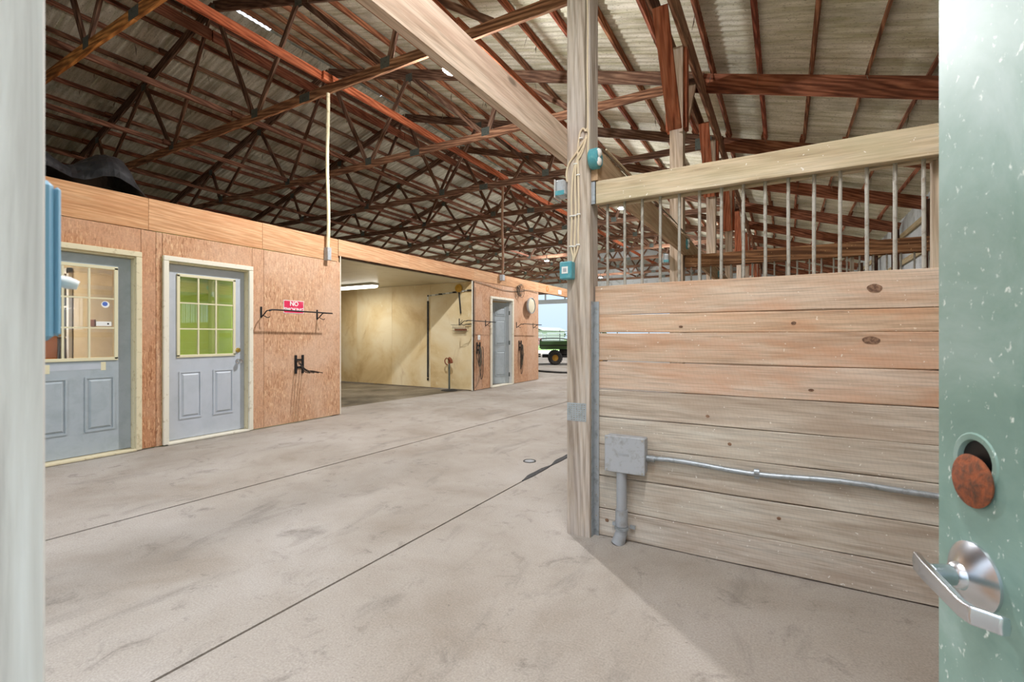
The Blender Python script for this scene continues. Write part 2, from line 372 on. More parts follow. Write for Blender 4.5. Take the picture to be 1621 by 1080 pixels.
# ------------------------------------------------------------------ dimensions
XL = -5.95            # face of the sheathed left wall
RX = -9.05            # ridge
PITCH = .286; ZT = 7.34
def rz(x): return ZT - PITCH*abs(x - RX)
TY = [2.57] + [2.27 + 2.53*k for k in range(1, 12)]
PY = [2.785 + 3.05*k for k in range(9)]
XE = 2.5              # outer wall on the stall side
XO = -17.1            # far outer wall
YE = 30.3
ordinal = ['first', 'second', 'third', 'fourth', 'fifth', 'sixth', 'seventh', 'eighth', 'ninth', 'tenth', 'eleventh', 'twelfth']

# ------------------------------------------------------------------ floor
fl = struct('floor', (0, 0, 0))
MB().box(XO-.1, XE+.1, -.3, YE, -.3, -.025).build('floor_base', M['concrete_in'], fl)
def s1(y): return -3.87 + .0486*y
def s2(y): return -1.94 + .011*y
G = .007
def slab(poly, mat=None, top=0):
    MB().prism(poly, 2, -.024, top).build('slab', mat or M['concrete'], fl)
for (a, b_) in ((-.3, 11.9), (11.915, YE)):
    slab([(XL, a), (s1(a)-G, a), (s1(b_)-G, b_), (XL, b_)])
    slab([(s1(a)+G*2, a), (s2(a)-G, a), (s2(b_)-G, b_), (s1(b_)+G, b_)])
    slab([(s2(a)+G, a), (XE, a), (XE, b_), (s2(b_)+G, b_)])
slab([(XO, -.3), (XL-.005, -.3), (XL-.005, 5.05), (XO, 5.05)])
slab([(XO, 8.7), (XL-.005, 8.7), (XL-.005, YE), (XO, YE)])
slab([(-6.58, 5.06), (XL-.005, 5.06), (XL-.005, 8.69), (-6.22, 8.69)])
slab([(XO, 5.06), (-6.60, 5.06), (-6.24, 8.69), (XO, 8.69)], M['wetconc'], -.006)
m_ = MB()
for (ya, yb_, wm, so_) in ((3.5, 4.06, .05, .0), (4.04, 4.72, .06, .012)):
    L_, R_ = [], []
    for q in range(13):
        t_ = q/12; y_ = ya+(yb_-ya)*t_; w_ = wm*math.sin(math.pi*t_)**1.5*(1+.3*math.sin(t_*9))
        L_.append((s2(y_)-.006-w_*.75, y_)); R_.append((s2(y_)+.006+w_*.25, y_))
    m_.prism(L_+R_[::-1], 2, -.002, .005)
m_.build('joint_filler', M['rubber'], fl, smooth=False)
m_ = MB(); m_.lathe((-2.145, 4.09, 0), (0, 0, 1), [(.001, .004), (.046, .004), (.05, -.004)], 20)
m_.build('cleanout_cap', M['pvc'], fl)
m_ = MB(); m_.lathe((-2.145, 4.09, 0), (0, 0, 1), [(.050, -.002), (.052, .005), (.062, .005), (.064, -.002)], 20)
m_.build('cleanout_ring', M['rubber'], fl)

# ------------------------------------------------------------------ roof: purlins, sheets, ridge cap
roof = struct('ceiling', (0, 0, 0))
pr = [x for x in [-.3 - .6*k for k in range(-4, 15)] if x < XE+.1 and x > RX+.1] + [RX+.36]
pl = [-9.55-.61*k for k in range(13)] + [RX-.36]
for x in pr + pl:
    s = 1 if x > RX else -1
    ys = [-.2, 4.8, 9.86, 14.92, 19.98, 25.04, YE]
    for i in range(6):
        dx = .02 if i % 2 else -.02
        z = rz(x+dx) + .045
        nrm = Vector((s*PITCH, 0, 1)).normalized()
        board('purlin', (x+dx, ys[i]-(.12 if i else 0), z), (x+dx, ys[i+1]+.12, z), .04, .09, M['truss'], roof, up=nrm,
              color=(1.65*random.uniform(.85, 1.2), 1.2*random.uniform(.9, 1.1), 1.0) if s > 0 else (1.2*random.uniform(.85, 1.2), .95, .85))
# corrugated sheets
def sheet_mesh(L, W=.915, ncor=8, amp=.009):
    vs = []; fs = []; n = ncor*4
    for i in range(n+1):
        y = -W/2 + W*i/n; z = amp*math.sin(2*math.pi*i/4) if True else 0
        vs += [(-L/2, y, z), (L/2, y, z)]
    fs = [(2*i, 2*i+1, 2*i+3, 2*i+2) for i in range(n)]
    me = bpy.data.meshes.new('roof_sheet'); me.from_pydata(vs, [], fs)
    for p in me.polygons: p.use_smooth = True
    return me
ang = math.atan(PITCH); ca = math.cos(ang)
def lay(x0, x1, mat, lift):
    L = abs(x1-x0)/ca; me = sheet_mesh(L); me.materials.append(mat)
    k = 0; y = -.3
    while y < YE+.2:
        xm = (x0+x1)/2; s = 1 if xm > RX else -1
        o = obj('roof_sheet', me, mat, roof, (xm, y+.4575, rz(xm)+.105+lift))
        o.rotation_euler = (random.uniform(-.002, .002), s*ang, 0)
        y += .9; k += 1
lay(RX+.04, -4.95, M['sheetR'], .012); lay(-5.1, -.95, M['sheetR'], 0); lay(-1.1, XE+.4, M['sheetR'], -.012)
lay(RX-.04, -13.1, M['sheetL'], .006); lay(-12.95, XO-.3, M['sheetL'], -.006)
for (a, b_) in ((-.3, 2.6), (2.62, 5.15), (5.95, 9), (9.02, 12.5), (12.52, 16), (16.02, 20), (20.02, 25), (25.02, YE+.2)):
    z0 = rz(RX)+.14
    MB().prism([(RX-.25, z0-.06), (RX, z0), (RX+.25, z0-.06), (RX+.25, z0-.052), (RX, z0+.008), (RX-.25, z0-.052)], 1, a, b_).build('ridge_cap', M['wallsheet'], roof)

# ------------------------------------------------------------------ trusses
CB = 4.85; CH = .14
def on_top(x): return (x, rz(x) - .10)       # centre line of the top chord
trk = []
for k, y in enumerate(TY):
    t = thing('roof_truss', '', 'truss', (RX, y, CB), 'roof trusses across the barn')
    t['label'] = f'{ordinal[k]} red-brown roof truss counted from the doorway end' if k else 'first roof truss, nearest the doorway, its lower chord yellow-brown'
    warm = (2.8, 2.1, .9) if k == 0 else (1.8, 1.6, 1.3) if k == 1 else (1.4, 1.28, 1.15) if k == 2 else (1.1, 1.05, 1.0)  # second and third chords tinted brighter, painting in the near lamp's light
    yb = random.uniform(-.01, .01)
    zc = CB + CH/2
    for (a, b_) in ((-17.0, -11.2), (-11.2, -6.45), (-6.45, -1.02)):
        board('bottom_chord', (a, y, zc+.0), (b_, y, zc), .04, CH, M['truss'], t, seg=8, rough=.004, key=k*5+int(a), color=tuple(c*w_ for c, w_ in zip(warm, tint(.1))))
    for s in (1, -1):
        x0 = RX + s*.01; x1 = -1.02 if s > 0 else -17.05
        a = on_top(x0); b2 = on_top(x1)
        xm = (x0+x1)/2; c_ = on_top(xm)
        board('top_chord', (a[0], y, a[1]), (c_[0], y, c_[1]), .04, .19, M['truss'], t, color=tint(.1))
        board('top_chord', (c_[0], y, c_[1]), (b2[0], y, b2[1]), .04, .19, M['truss'], t, color=tint(.1))
    nodes_b = [RX+d for d in (-7.0, -4.35, -1.45, 1.3, 4.3, 7.0)]
    tops = [RX+d for d in (-4.85, -2.6, 0, 2.45, 4.7)]
    prs = [(tops[0], nodes_b[0]+.9), (tops[0], nodes_b[1]), (tops[1], nodes_b[1]), (tops[1], nodes_b[2]), (tops[2], nodes_b[2]), (tops[2], nodes_b[3]),
           (tops[3], nodes_b[3]), (tops[3], nodes_b[4]), (tops[4], nodes_b[4]), (tops[4], nodes_b[5]-.9)]
    for (xt, xb) in prs:
        sgn = .12 if xt > xb else -.12
        zt = rz(xt) - .19
        board('web', (xt - sgn*.6, y, zt), (xb + sgn*.5, y, CB+CH-.02), .038, .085, M['truss'], t, up=(0, 1, 0) if False else (1, 0, .2), color=tint(.15))
    def plate(x, z, w_, h_, sl=0):
        for sy in (-1, 1):
            o = MB().box(x-w_/2, x+w_/2, y+sy*.021-.0015, y+sy*.021+.0015, z-h_/2, z+h_/2).build('gusset_plate', M['gplate'], t)
    for xb in nodes_b[1:-1]: plate(xb, CB+CH-.01, .17, .15)
    plate(-6.45, zc, .24, .13)
    for xt in tops: plate(xt, rz(xt)-.16, .17, .14)
    for s in (-1.2,): plate(-1.35, CB+.12, .3, .22)
# shed rafters
for k, y in enumerate(TY):
    a = (-1.25, y+.045, rz(-1.25)-.14); b2 = (XE, y+.045, rz(XE)-.14)
    o = board('shed_rafter', a, b2, .04, .26, M['truss'], None, seg=6, rough=.002, key=90+k, color=(1.6*random.uniform(.92, 1.08), 1.12, .95))
    tag(o, f'{ordinal[k]} dark red rafter over the stalls, counted from the doorway', 'rafter', 'rafters over the stalls')
# lengthwise braces on the lower chords
zb = CB + CH
for (x, lab, col, h, mt, st) in ((-5.88, 'bright orange board running lengthwise on top of the lower truss chords', (.95, .74, .62), .12, 'orange', 'orange'),
                         (-3.45, 'orange-brown lengthwise brace board nearest the post row', (.95, .9, .9), .09, 'orange', ''),
                         (-8.2, 'red-brown lengthwise brace board next beyond the bright orange one', (1.05, .85, .8), .09, 'truss', ''),
                         (-10.55, 'second dark lengthwise brace board beyond the bright orange one', (1.2, 1, 1), .085, 'truss', ''),
                         (-13.0, 'thin lengthwise brace board farthest toward the outer wall', (1.25, 1.05, 1), .06, 'truss', '')):
    t = thing('lengthwise_brace', lab, 'brace', (x, 0, zb), 'lengthwise braces on the trusses')
    ys = [0.1, 4.8, 9.86, 14.92, 19.98, 25.04, 30.0]
    for i in range(6):
        dx = .022 if i % 2 else -.022
        board('brace_board', (x+dx, ys[i]-(.15 if i else 0), zb+h/2), (x+dx, ys[i+1]+.15, zb+h/2), .04, h, M[mt], t, color=tuple(c*f for c, f in zip(col, tint(.08))))
t = thing('ridge_board', 'reddish lengthwise board under the ridge gap, hung with cobwebs', 'board', (RX, 0, 6.7))
for i in range(6):
    board('ridge_plank', (RX-.02, [0.1, 4.8, 9.86, 14.92, 19.98, 25.04][i], 6.72), (RX-.02, [4.78, 9.84, 14.9, 19.96, 25.02, 30][i], 6.72), .04, .2, M['orange'], t, color=(.52*random.uniform(.9, 1.1), .50, .50))
# dangling cobwebs and hay on the trusses
rnd = random.Random(3)
m_ = MB()
for i in range(420):
    x = rnd.uniform(-14, 2); yy = rnd.uniform(2.0, 14)
    x = rnd.choice([p for p in pr+pl if abs(p-x) < .7] or [x]); z = rz(x)+.0
    L = rnd.uniform(.05, .28); a = rnd.uniform(-.05, .05); b_ = rnd.uniform(-.05, .05); t_ = .0022
    m_.add([(x, yy-t_, z), (x, yy+t_, z), (x+a, yy+b_, z-L), (x+a*.2, yy+b_-t_*2, z-L*.5)], [(0, 1, 2), (0, 3, 2)])
    m_.add([(x-t_, yy, z), (x+t_, yy, z), (x+a, yy+b_, z-L)], [(0, 1, 2)])
o = m_.build('cobwebs', M['cabledark'], None, smooth=False); o['kind'] = 'stuff'; o['label'] = 'dusty cobweb strands hanging from the roof purlins'; o['category'] = 'cobwebs'

# ------------------------------------------------------------------ girder along the post row
t = thing('post_row_girder', 'long doubled girder carried by the row of posts beside the stalls', 'girder', (-1.09, 0, 4.6))
for x in (-1.185, -.99):
    for i in range(5):
        y0 = .1 if i == 0 else 5.83*i+.005; y1 = min(5.83*(i+1), 30)
        board('girder_plank', (x, y0, 4.71), (x, y1, 4.71), .04, .27, M['truss'], t, seg=4, rough=.003, key=i+300, color=(1.75*random.uniform(.95, 1.05), 1.6, 1.45) if x > -1.1 else (1.2, 1.1, 1.0))

# ------------------------------------------------------------------ posts
lab_p = ['tall weathered square post nearest the doorway, with cables and teal box', 'second square post from the doorway, seen over the stall rail',
         'third square post from the doorway, behind the stall bars', 'fourth square post from the doorway, among the stall bars'] 
for k, y in enumerate(PY):
    lab = lab_p[k] if k < 4 else f'{ordinal[k]} square post from the doorway, far down the row'
    t = thing('wooden_post', lab, 'post', (-1.087, y, 0), 'posts between aisle and stalls')
    if k == 0:
        board('post_shaft', (-1.087, y, 0), (-1.087, y, 4.6), .148, .148, M['post'], t, up=(0, 1, 0), seg=24, rough=.0015, key=11, bev=.004)
    else:
        board('post_shaft', (-1.087, y, 0), (-1.087, y, 4.6), .148, .148, M['post'], t, up=(0, 1, 0), color=(1.02, .92, .82))
    if k:
        for s in (-1, 1):
            board('knee_brace', (-1.09, y+s*.13, 3.62), (-1.09, y+s*.90, 4.58), .15, .05, M['orange'] if s < 0 else M['header'], t, up=(0, s, .8), color=(.9, .82, .8) if s < 0 else (.7, .62, .55))
        board('side_cleat', (-1.185, y-.02, 3.64), (-1.185, y-.02, 4.6), .04, .13, M['orange'], t, up=(0, 1, 0), color=(.9, .8, .75))
        board('side_cleat', (-.99, y, 3.64), (-.99, y, 4.58), .04, .13, M['orange'], t, up=(0, 1, 0), color=(.8, .7, .65))
    if k == 0:
        # toothed metal plate near the foot
        m_ = MB(); m_.box(-1.158, -1.035, y-.0765, y-.0745, .70, .81)
        p_ = m_.build('toothed_plate', M['steel'], t)
        q = MB()
        for i in range(7):
            for j in range(8):
                q.box(-1.150+.0165*i, -1.141+.0165*i, y-.079, y-.0764, .706+.013*j, .711+.013*j)
        q.build('teeth', M['bar'], p_)['kind'] = 'stuff'

# headers along the post row
o = board('header_beam', (-1.182, .14, 2.405), (-1.182, 2.86, 2.405), .043, .195, M['header'], None, seg=24, rough=.0012, key=21, bev=.004)
tag(o, 'wide pale header board running from the doorway wall up to the nearest post', 'beam')
for k in range(6):
    y0, y1 = PY[k]+.0, PY[k+1]
    o = board('header_beam', (-.992, y0-.05, 2.26), (-.992, y1-.06, 2.26), .04, .2, M['header'], None, seg=4, rough=.002, key=31+k, color=(.82, .74, .6))
    tag(o, ['grey-brown header board leaving the nearest post toward the second post, cables on it', 'header board between the second and third post', 'header board between the third and fourth post',
            'header board between the fourth and fifth post', 'header board between the fifth and sixth post', 'header board between the sixth and seventh post'][k], 'beam', 'header boards down the post row')
for i in range(4):
    pts = []
    for j in range(40):
        yy = 2.86 + j*.32
        pts.append((-.985+.012*i - .02, yy, 2.372 + .004*i + .012*math.sin(yy*2.1+i*1.3) + (.0 if i < 2 else .006)))
    pts = [(p[0]+.02*math.sin(p[1]*1.3+i), p[1], p[2]) for p in pts]
    o = MB().tube(pts, .006, 6).build('header_cable', M['cable'] if i % 2 else M['cabledark'])
    tag(o, f'{["innermost grey", "second cream", "third grey", "outermost cream"][i]} cable lying along the header boards behind the nearest post', 'cable', 'cables along the header boards')

# ------------------------------------------------------------------ stall partitions
zs = [.005, .17, .37, .56, .73, .90, 1.07, 1.24, 1.35, 1.53]
tones = [(.90, .90, .90), (.92, .93, .92), (.93, .94, .93), (.96, .96, .94), (.97, .94, .91), (1.0, .93, .88), (1.0, .92, .85), (1.04, .92, .80), (1.0, .93, .86), (1.08, .95, .82)]
tones = [(c[0]*1.04, c[1]*1.05, c[2]*1.07) for c in tones]
names_part = ['horizontal plank stall partition with vertical bars and top rail, nearest the doorway', 'second stall partition from the doorway, brown rail seen through the bars',
              'third stall partition from the doorway, far behind the bars', 'fourth stall partition from the doorway, barely seen behind the bars']
for k in range(4):
    y = PY[k]; near = k == 0
    t = thing('stall_partition', names_part[k], 'partition', (-1.0, y, 0), 'stall partitions')
    x0, x1 = -1.005, 2.44
    for i in range(9):
        a, b_ = zs[i], zs[i+1]; gap = [.004, .006, .003, .004, .006, .006, .003, .003, .003][i]
        off = 0
        board('plank', (x0, y+.02+off, (a+b_-gap)/2), (x1, y+.02+off, (a+b_-gap)/2), .038, b_-a-gap, M['plank'] if i > 4 or not near else M['plank_grey'], t, seg=30 if near else 1, rough=.0014 if near else 0, key=i+50 if near else None,
              bev=.003 if near else 0, color=tones[i] if near else (.8, .7, .6))
    mr = M['rail'] if near else M['rust_rail']
    board('top_rail', (x0+.01, y-.022, 2.09), (x1, y-.022, 2.09), .04, .137, mr, t, seg=20 if near else 1, rough=.0015 if near else 0, key=77 if near else None, bev=.003 if near else 0)
    board('back_rail', (x0+.01, y+.06, 2.09), (x1, y+.06, 2.09), .04, .137, mr, t)
    board('plank_cap', (x0+.01, y+.062, 1.46), (x1, y+.062, 1.46), .04, .12, M['rust_rail'], t)
    nb = 34
    bm_ = bpy.data.meshes.new('bar'); mb = MB(); mb.cyl((0, 0, -.34), (0, 0, .34), .0085, 10)
    bm_.from_pydata(mb.v, [], mb.f); bm_.materials.append(M['bar'])
    for p in bm_.polygons: p.use_smooth = True
    bm_.set_sharp_from_angle(angle=R(40))
    for i in range(nb):
        x = -.935+.0985*i*(1.083)
        if x > 2.42: break
        o = obj('bar', bm_, M['bar'], t, (x+1.0+random.uniform(-.004, .004), .0190, 1.80)); o.rotation_euler = (0, random.uniform(-.006, .006), random.uniform(0, 6))
    board('upright', (.605, y+.062, 0.02), (.605, y+.062, 2.02), .03, .045, M['post'], t, up=(0, 1, 0), color=(.9, .85, .75))
    if near:
        m_ = MB(); m_.box(-1.045, -.985, y-.0475, y-.0435, 2.02, 2.155); m_.box(-.989, -.985, y-.0475, y-.0435, 2.02, 2.155)
        m_.build('rail_bracket', M['steel'], t)
        m_ = MB(); m_.box(-1.012, -.978, y-.010, y-.004, .0, 1.43); m_.box(-1.012, -1.008, y-.05, y-.004, .0, 1.43)
        m_.build('corner_strip', M['steel'], t)
        m_ = MB()
        for z in (.12, .25, .42, .6, .8, 1.0, 1.2, 1.38): m_.lathe((-.993, y-.010, z), (0, -1, 0), [(.004, 0), (.003, .002), (0, .0025)], 8)
        m_.build('corner_nails', M['bar'], t)
pt = [o for o in scn.objects if o.get('label', '').startswith('horizontal plank stall partition')][0]
for (px, pz, ra, rb_) in ((.373, 1.445, .030, .020), (.045, 1.285, .011, .009), (-.50, 1.272, .010, .007), (.36, 1.20, .035, .018), (-.93, .10, .012, .010), (-.25, .64, .010, .008), (.12, .95, .012, .007), (-.02, .285, .010, .008), (-.36, .78, .010, .008)):
    vs_ = []; n_ = 18
    for k_ in range(n_):
        a = 2*math.pi*k_/n_; q_ = 1+.05*math.sin(2*a+px*9)+.03*math.sin(5*a)
        vs_.append((px+ra*q_*math.cos(a), pz+rb_*q_*math.sin(a)))
    mb = MB(); mb.prism(vs_, 1, PY[0]-.0012, PY[0]+.006); mb.build('knot', M['knot'], pt, smooth=False)
# gray junction box and conduits on the partition
y0 = PY[0]
jb = thing('junction_box', 'square grey plastic junction box screwed to the plank partition', 'junction box', (-.795, y0-.05, .42))
MB().box(-.912, -.685, y0-.075, y0-.001, .428, .632).build('box_body', M['greybox'], jb, bevel=.004)
MB().box(-.916, -.681, y0-.087, y0-.076, .424, .636).build('box_lid', M['greybox'], jb, bevel=.004)
for (sx, sz) in ((-.903, .437), (-.694, .437), (-.903, .623), (-.694, .623)):
    MB().lathe((sx, y0-.087, sz), (0, -1, 0), [(.006, 0), (.006, .002), (0, .003)], 10).build('screw', M['bar'], jb)
MB().box(-.83, -.77, y0-.0885, y0-.086, .525, .540).build('moulded_mark', M['pvc'], jb)
pp = thing('vertical_conduit', 'thick grey plastic conduit from the junction box down to the floor', 'conduit', (-.825, y0-.05, 0))
MB().cyl((-.825, y0-.048, .43), (-.825, y0-.048, .19), .030, 20).build('pipe', M['pvc'], pp)
MB().cyl((-.825, y0-.048, .20), (-.825, y0-.048, .105), .036, 20).build('coupling', M['pvc'], pp)
MB().tube([(-.825, y0-.048, .11), (-.825, y0-.05, .07), (-.835, y0-.055, .03), (-.845, y0-.06, 0.0)], [.033, .034, .036, .038], 18).build('elbow', M['pvc'], pp)
m_ = MB(); m_.lathe((-.825, y0-.048, .085), (0, 0, 1), [(.037, 0), (.041, .0), (.041, .018), (.037, .018)], 20)
m_.box(-.785, -.755, y0-.02, y0-.001, .085, .103); m_.box(-.89, -.862, y0-.02, y0-.001, .085, .103); m_.build('pipe_strap', M['steel'], pp)
cd_ = thing('horizontal_conduit', 'thin metal conduit running right along the planks from the junction box', 'conduit', (-.68, y0-.02, .51))
pts = [(-.665+.1*i, y0-.02-.003*math.sin(i*.9), .515+.010*math.sin(i*.8+.5)*(1 if i < 12 else .4)-.004) for i in range(31)]
MB().tube(pts, .0135, 12).build('pipe', M['steel'], cd_)
MB().cyl((-.684, y0-.02, .513), (-.64, y0-.02, .513), .019, 14).build('connector', M['steel'], cd_)
for x in (-.12, 1.2):
    m_ = MB(); m_.lathe((x-.012, y0-.02, .514), (1, 0, 0), [(.014, 0), (.0165, 0), (.0165, .024), (.014, .024)], 16); m_.box(x-.012, x+.012, y0-.006, y0-.001, .475, .505)
    m_.build('conduit_clip', M['steel'], cd_)

# boxes and lamps on the posts
for k in range(3):
    y = PY[k]; fy = y-.074
    where = ['nearest', 'second', 'third'][k]
    t = thing('teal_twin_lamp', f'small teal emergency lamp with two round lenses on the {where} post', 'lamp', (-1.0, y-.03, 2.28), 'teal lamps on the posts')
    m_ = MB(); m_.lathe((-1.013, y-.065, 2.285), (1, .0, 0), [(0, 0), (.052, 0), (.060, .008), (.062, .05), (.052, .062), (0, .062)], 20); m_.build('lamp_body', M['teal'], t)
    for (dy, dz) in ((-.018, .026), (-.018, -.026)):
        m_ = MB(); m_.lathe((-.953, y-.065+dy, 2.285+dz), (1, -.25, 0), [(.024, -.006), (.026, .004), (.018, .012), (0, .015)], 14); m_.build('lens', M['white'], t)
    t = thing('pale_wall_box', f'pale blue-grey box on the aisle side of the {where} post', 'box', (-1.2, y, 2.1), 'pale boxes on the posts')
    MB().box(-1.225, -1.163, y-.11, y-.01, 2.085, 2.185).build('box_body', M['greybox'], t, bevel=.012)
    MB().box(-1.232, -1.226, y-.112, y-.008, 2.075, 2.19).build('back_plate', M['housing'], t, bevel=.002)
    MB().box(-1.223, -1.165, y-.1115, y-.1103, 2.088, 2.115).build('blue_band', M['teal'], t)
t = thing('teal_switch_box', 'teal switch box with white label low on the nearest post, cables entering', 'box', (-1.13, PY[0]-.09, 1.56))
fy = PY[0]-.0745
MB().box(-1.185, -1.105, fy-.062, fy-.001, 1.565, 1.672).build('box_body', M['teal'], t, bevel=.006)
MB().box(-1.168, -1.128, fy-.0645, fy-.0625, 1.598, 1.640).build('label_plate', M['white'], t)
MB().box(-1.158, -1.138, fy-.0665, fy-.0646, 1.608, 1.630).build('label_window', M['greybox'], t)
MB().box(-1.195, -1.188, fy-.03, fy-.004, 1.575, 1.668).build('side_flange', M['teal'], t)
# cables on the face of the nearest post
cb = thing('post_cables', 'bundle of cream cables looping down the nearest post into the teal box', 'cables', (-1.1, fy, 1.6))
yc = fy-.006
def smooth(pts, n=6):
    out = []
    P = [pts[0]] + pts + [pts[-1]]
    for i in range(1, len(P)-2):
        p0, p1, p2, p3 = [Vector(p) for p in P[i-1:i+3]]
        for j in range(n):
            t_ = j/n
            out.append(.5*((2*p1)+(-p0+p2)*t_+(2*p0-5*p1+4*p2-p3)*t_*t_+(-p0+3*p1-3*p2+p3)*t_**3))
    out.append(Vector(pts[-1])); return out
strands = [
 [(-1.035, 2.455), (-1.05, 2.475), (-1.07, 2.45), (-1.085, 2.36), (-1.083, 2.2), (-1.078, 2.0), (-1.083, 1.85), (-1.083, 1.77), (-1.105, 1.70), (-1.12, 1.67)],
 [(-1.03, 2.43), (-1.045, 2.38), (-1.09, 2.29), (-1.105, 2.15), (-1.10, 1.98), (-1.105, 1.8), (-1.108, 1.72), (-1.12, 1.67)],
 [(-1.03, 2.42), (-1.06, 2.33), (-1.11, 2.25), (-1.128, 2.1), (-1.126, 1.9), (-1.130, 1.77), (-1.115, 1.70), (-1.122, 1.67)],
 [(-1.035, 2.455), (-1.024, 2.47), (-1.018, 2.44), (-1.022, 2.36), (-1.018, 2.30)],
 [(-1.04, 2.41), (-1.09, 2.34), (-1.145, 2.28), (-1.158, 2.22), (-1.157, 2.17)]]
for s_ in strands:
    MB().tube(smooth([(x+random.uniform(-.002, .002), yc-random.uniform(0, .004), z) for x, z in s_]), .006, 8).build('cable', M['cable'], cb)
MB().tube([(-1.036+.002*math.sin(i), yc, 2.45+.1*i) for i in range(22)], .005, 6).build('riser_cable', M['cabledark'], cb)
MB().tube([(-1.024+.002*math.sin(i*1.3), yc, 2.45+.1*i) for i in range(22)], .005, 6).build('riser_cable', M['cable'], cb)
for (x, z) in ((-1.083, 2.2), (-1.105, 1.955), (-1.08, 1.96), (-1.127, 1.955), (-1.13, 1.77), (-1.084, 1.775), (-1.108, 1.768), (-1.064, 2.42), (-1.1, 2.27)):
    MB().box(x-.012, x+.012, yc-.010, yc-.0, z-.004, z+.004).build('cable_clip', M['white'], cb, bevel=.002)

# ------------------------------------------------------------------ left wall of sheathing
wl = struct('wall_left', (XL, 0, 0))
def panel(y0, y1, z0, z1, mat='osb', col=(1, 1, 1), th=.03, x=XL, nm='wall_panel'):
    ym = (y0+y1)/2; zm = (z0+z1)/2
    if mat == 'band':
        o = board(nm, (x-th/2, y0+.002, zm), (x-th/2, y1-.002, zm), th, z1-z0-.004, M['band'], wl, seg=8, rough=.0015, key=int(y0*10), color=col)
        return o
    me = MB().box(-th, 0, -(y1-y0)/2+.002, (y1-y0)/2-.002, -(z1-z0)/2+.002, (z1-z0)/2-.002)
    o = me.build(nm, M[mat], None, loc=(0, 0, 0), color=col, bevel=.0015)
    o.parent = wl; o.location = (x-XL, ym, zm); return o
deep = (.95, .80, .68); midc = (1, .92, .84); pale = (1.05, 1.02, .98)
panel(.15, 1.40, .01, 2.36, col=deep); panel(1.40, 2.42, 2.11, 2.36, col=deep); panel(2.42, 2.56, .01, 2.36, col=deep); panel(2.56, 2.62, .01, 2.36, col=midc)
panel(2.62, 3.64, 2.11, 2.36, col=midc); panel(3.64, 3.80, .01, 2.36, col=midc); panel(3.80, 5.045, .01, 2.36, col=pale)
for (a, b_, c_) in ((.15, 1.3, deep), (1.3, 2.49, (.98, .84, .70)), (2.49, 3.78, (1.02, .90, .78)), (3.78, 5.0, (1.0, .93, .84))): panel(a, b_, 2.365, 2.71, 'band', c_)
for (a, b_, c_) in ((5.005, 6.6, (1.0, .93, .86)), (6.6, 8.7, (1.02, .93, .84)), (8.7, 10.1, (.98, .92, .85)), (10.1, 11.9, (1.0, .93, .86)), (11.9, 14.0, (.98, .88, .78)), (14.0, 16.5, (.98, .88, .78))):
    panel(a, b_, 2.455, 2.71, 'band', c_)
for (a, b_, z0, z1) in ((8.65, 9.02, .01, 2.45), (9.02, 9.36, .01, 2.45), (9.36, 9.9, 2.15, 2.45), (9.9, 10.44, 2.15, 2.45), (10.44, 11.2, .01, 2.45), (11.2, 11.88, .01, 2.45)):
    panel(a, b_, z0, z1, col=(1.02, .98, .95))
MB().box(XL-.14, XL-.032, 5.0, 16.5, 2.46, 2.70).build('header_core', M['truss'], wl)
for y in (5.04, 8.745, 11.86, 16.4): MB().box(XL-.14, XL-.032, y-.045 if y < 6 else y-.02, y if y < 6 else y+.02, 0.0, 2.455).build('stud', M['band'], wl)
MB().box(XL-.10, XL-.031, .15, 1.42, 2.0, 2.36).build('blocking', M['truss'], wl)
o = MB().box(XL, XL+.006, 5.035, 5.050, .01, 2.455).build('corner_edge', M['cream_white'], wl)
# rooms behind
wr = struct('wall_washing_bay', (0, 0, 0))
for i, x in enumerate((-12.05, -10.83, -9.61, -8.39, -7.17)):
    MB().box(x+.002, (x+1.22 if i < 4 else XL-.031)-.002, 8.68, 8.70, .02, 2.43).build('wall_panel', M['washwall'], wr)
    MB().box(x+.002, (x+1.22 if i < 4 else XL-.031)-.002, 4.98, 5.0, .02, 2.43).build('wall_panel', M['washwall'], wr)
for i in range(3): MB().box(-12.08, -12.06, 5.0+1.22*i, 6.215+1.22*i, .02, 2.43).build('wall_panel', M['washwall'], wr)
MB().box(XL-.03, XL-.0, 8.64, 8.70, .01, 2.44).build('corner_trim', M['cream_white'], wr)
wc = struct('ceiling_washing_bay', (0, 0, 0))
for i in range(5): MB().box(-12.08+1.22*i, min(-12.08+1.22*(i+1)-.006, XL-.142), 4.99, 8.69, 2.435, 2.45).build('ceiling_panel', M['washceil'], wc)
rm = struct('wall_rooms', (0, 0, 0))
MB().box(-12.1, -12.0, .15, 4.98, 0, 2.45).build('back_wall', M['beigewall'], rm)
MB().box(-12.0, XL-.2, 2.50, 2.53, 0, 2.44).build('side_wall', M['beigewall'], rm)
MB().box(-12.0, XL-.04, 2.532, 2.56, 0, 2.44).build('side_wall', M['greenwall'], rm)
MB().box(-9.4, -9.35, 2.56, 4.90, 0, 2.44).build('back_wall', M['greenwall'], rm)
MB().box(-9.35, XL-.04, 4.88, 4.93, 0, 2.44).build('side_wall', M['greenwall'], rm)
MB().box(-12.0, XL-.04, .10, .14, 0, 2.44).build('side_wall', M['beigewall'], rm)
MB().box(-12.1, XL-.031, .10, 4.975, 2.45, 2.47).build('room_ceiling', M['washceil'], rm)
MB().box(-12.1, XL-.2, 8.71, 11.86, 2.45, 2.47).build('room_ceiling', M['washceil'], rm)
MB().box(-9.0, XL-.15, 11.83, 11.88, 0, 2.45).build('side_wall', M['beigewall'], rm)
MB().box(-9.05, -9.0, 8.71, 11.88, 0, 2.45).build('back_wall', M['beigewall'], rm)
MB().box(-12.1, XL-.04, .1, 4.98, 2.60, 2.62).build('loft_deck', M['band'], rm)
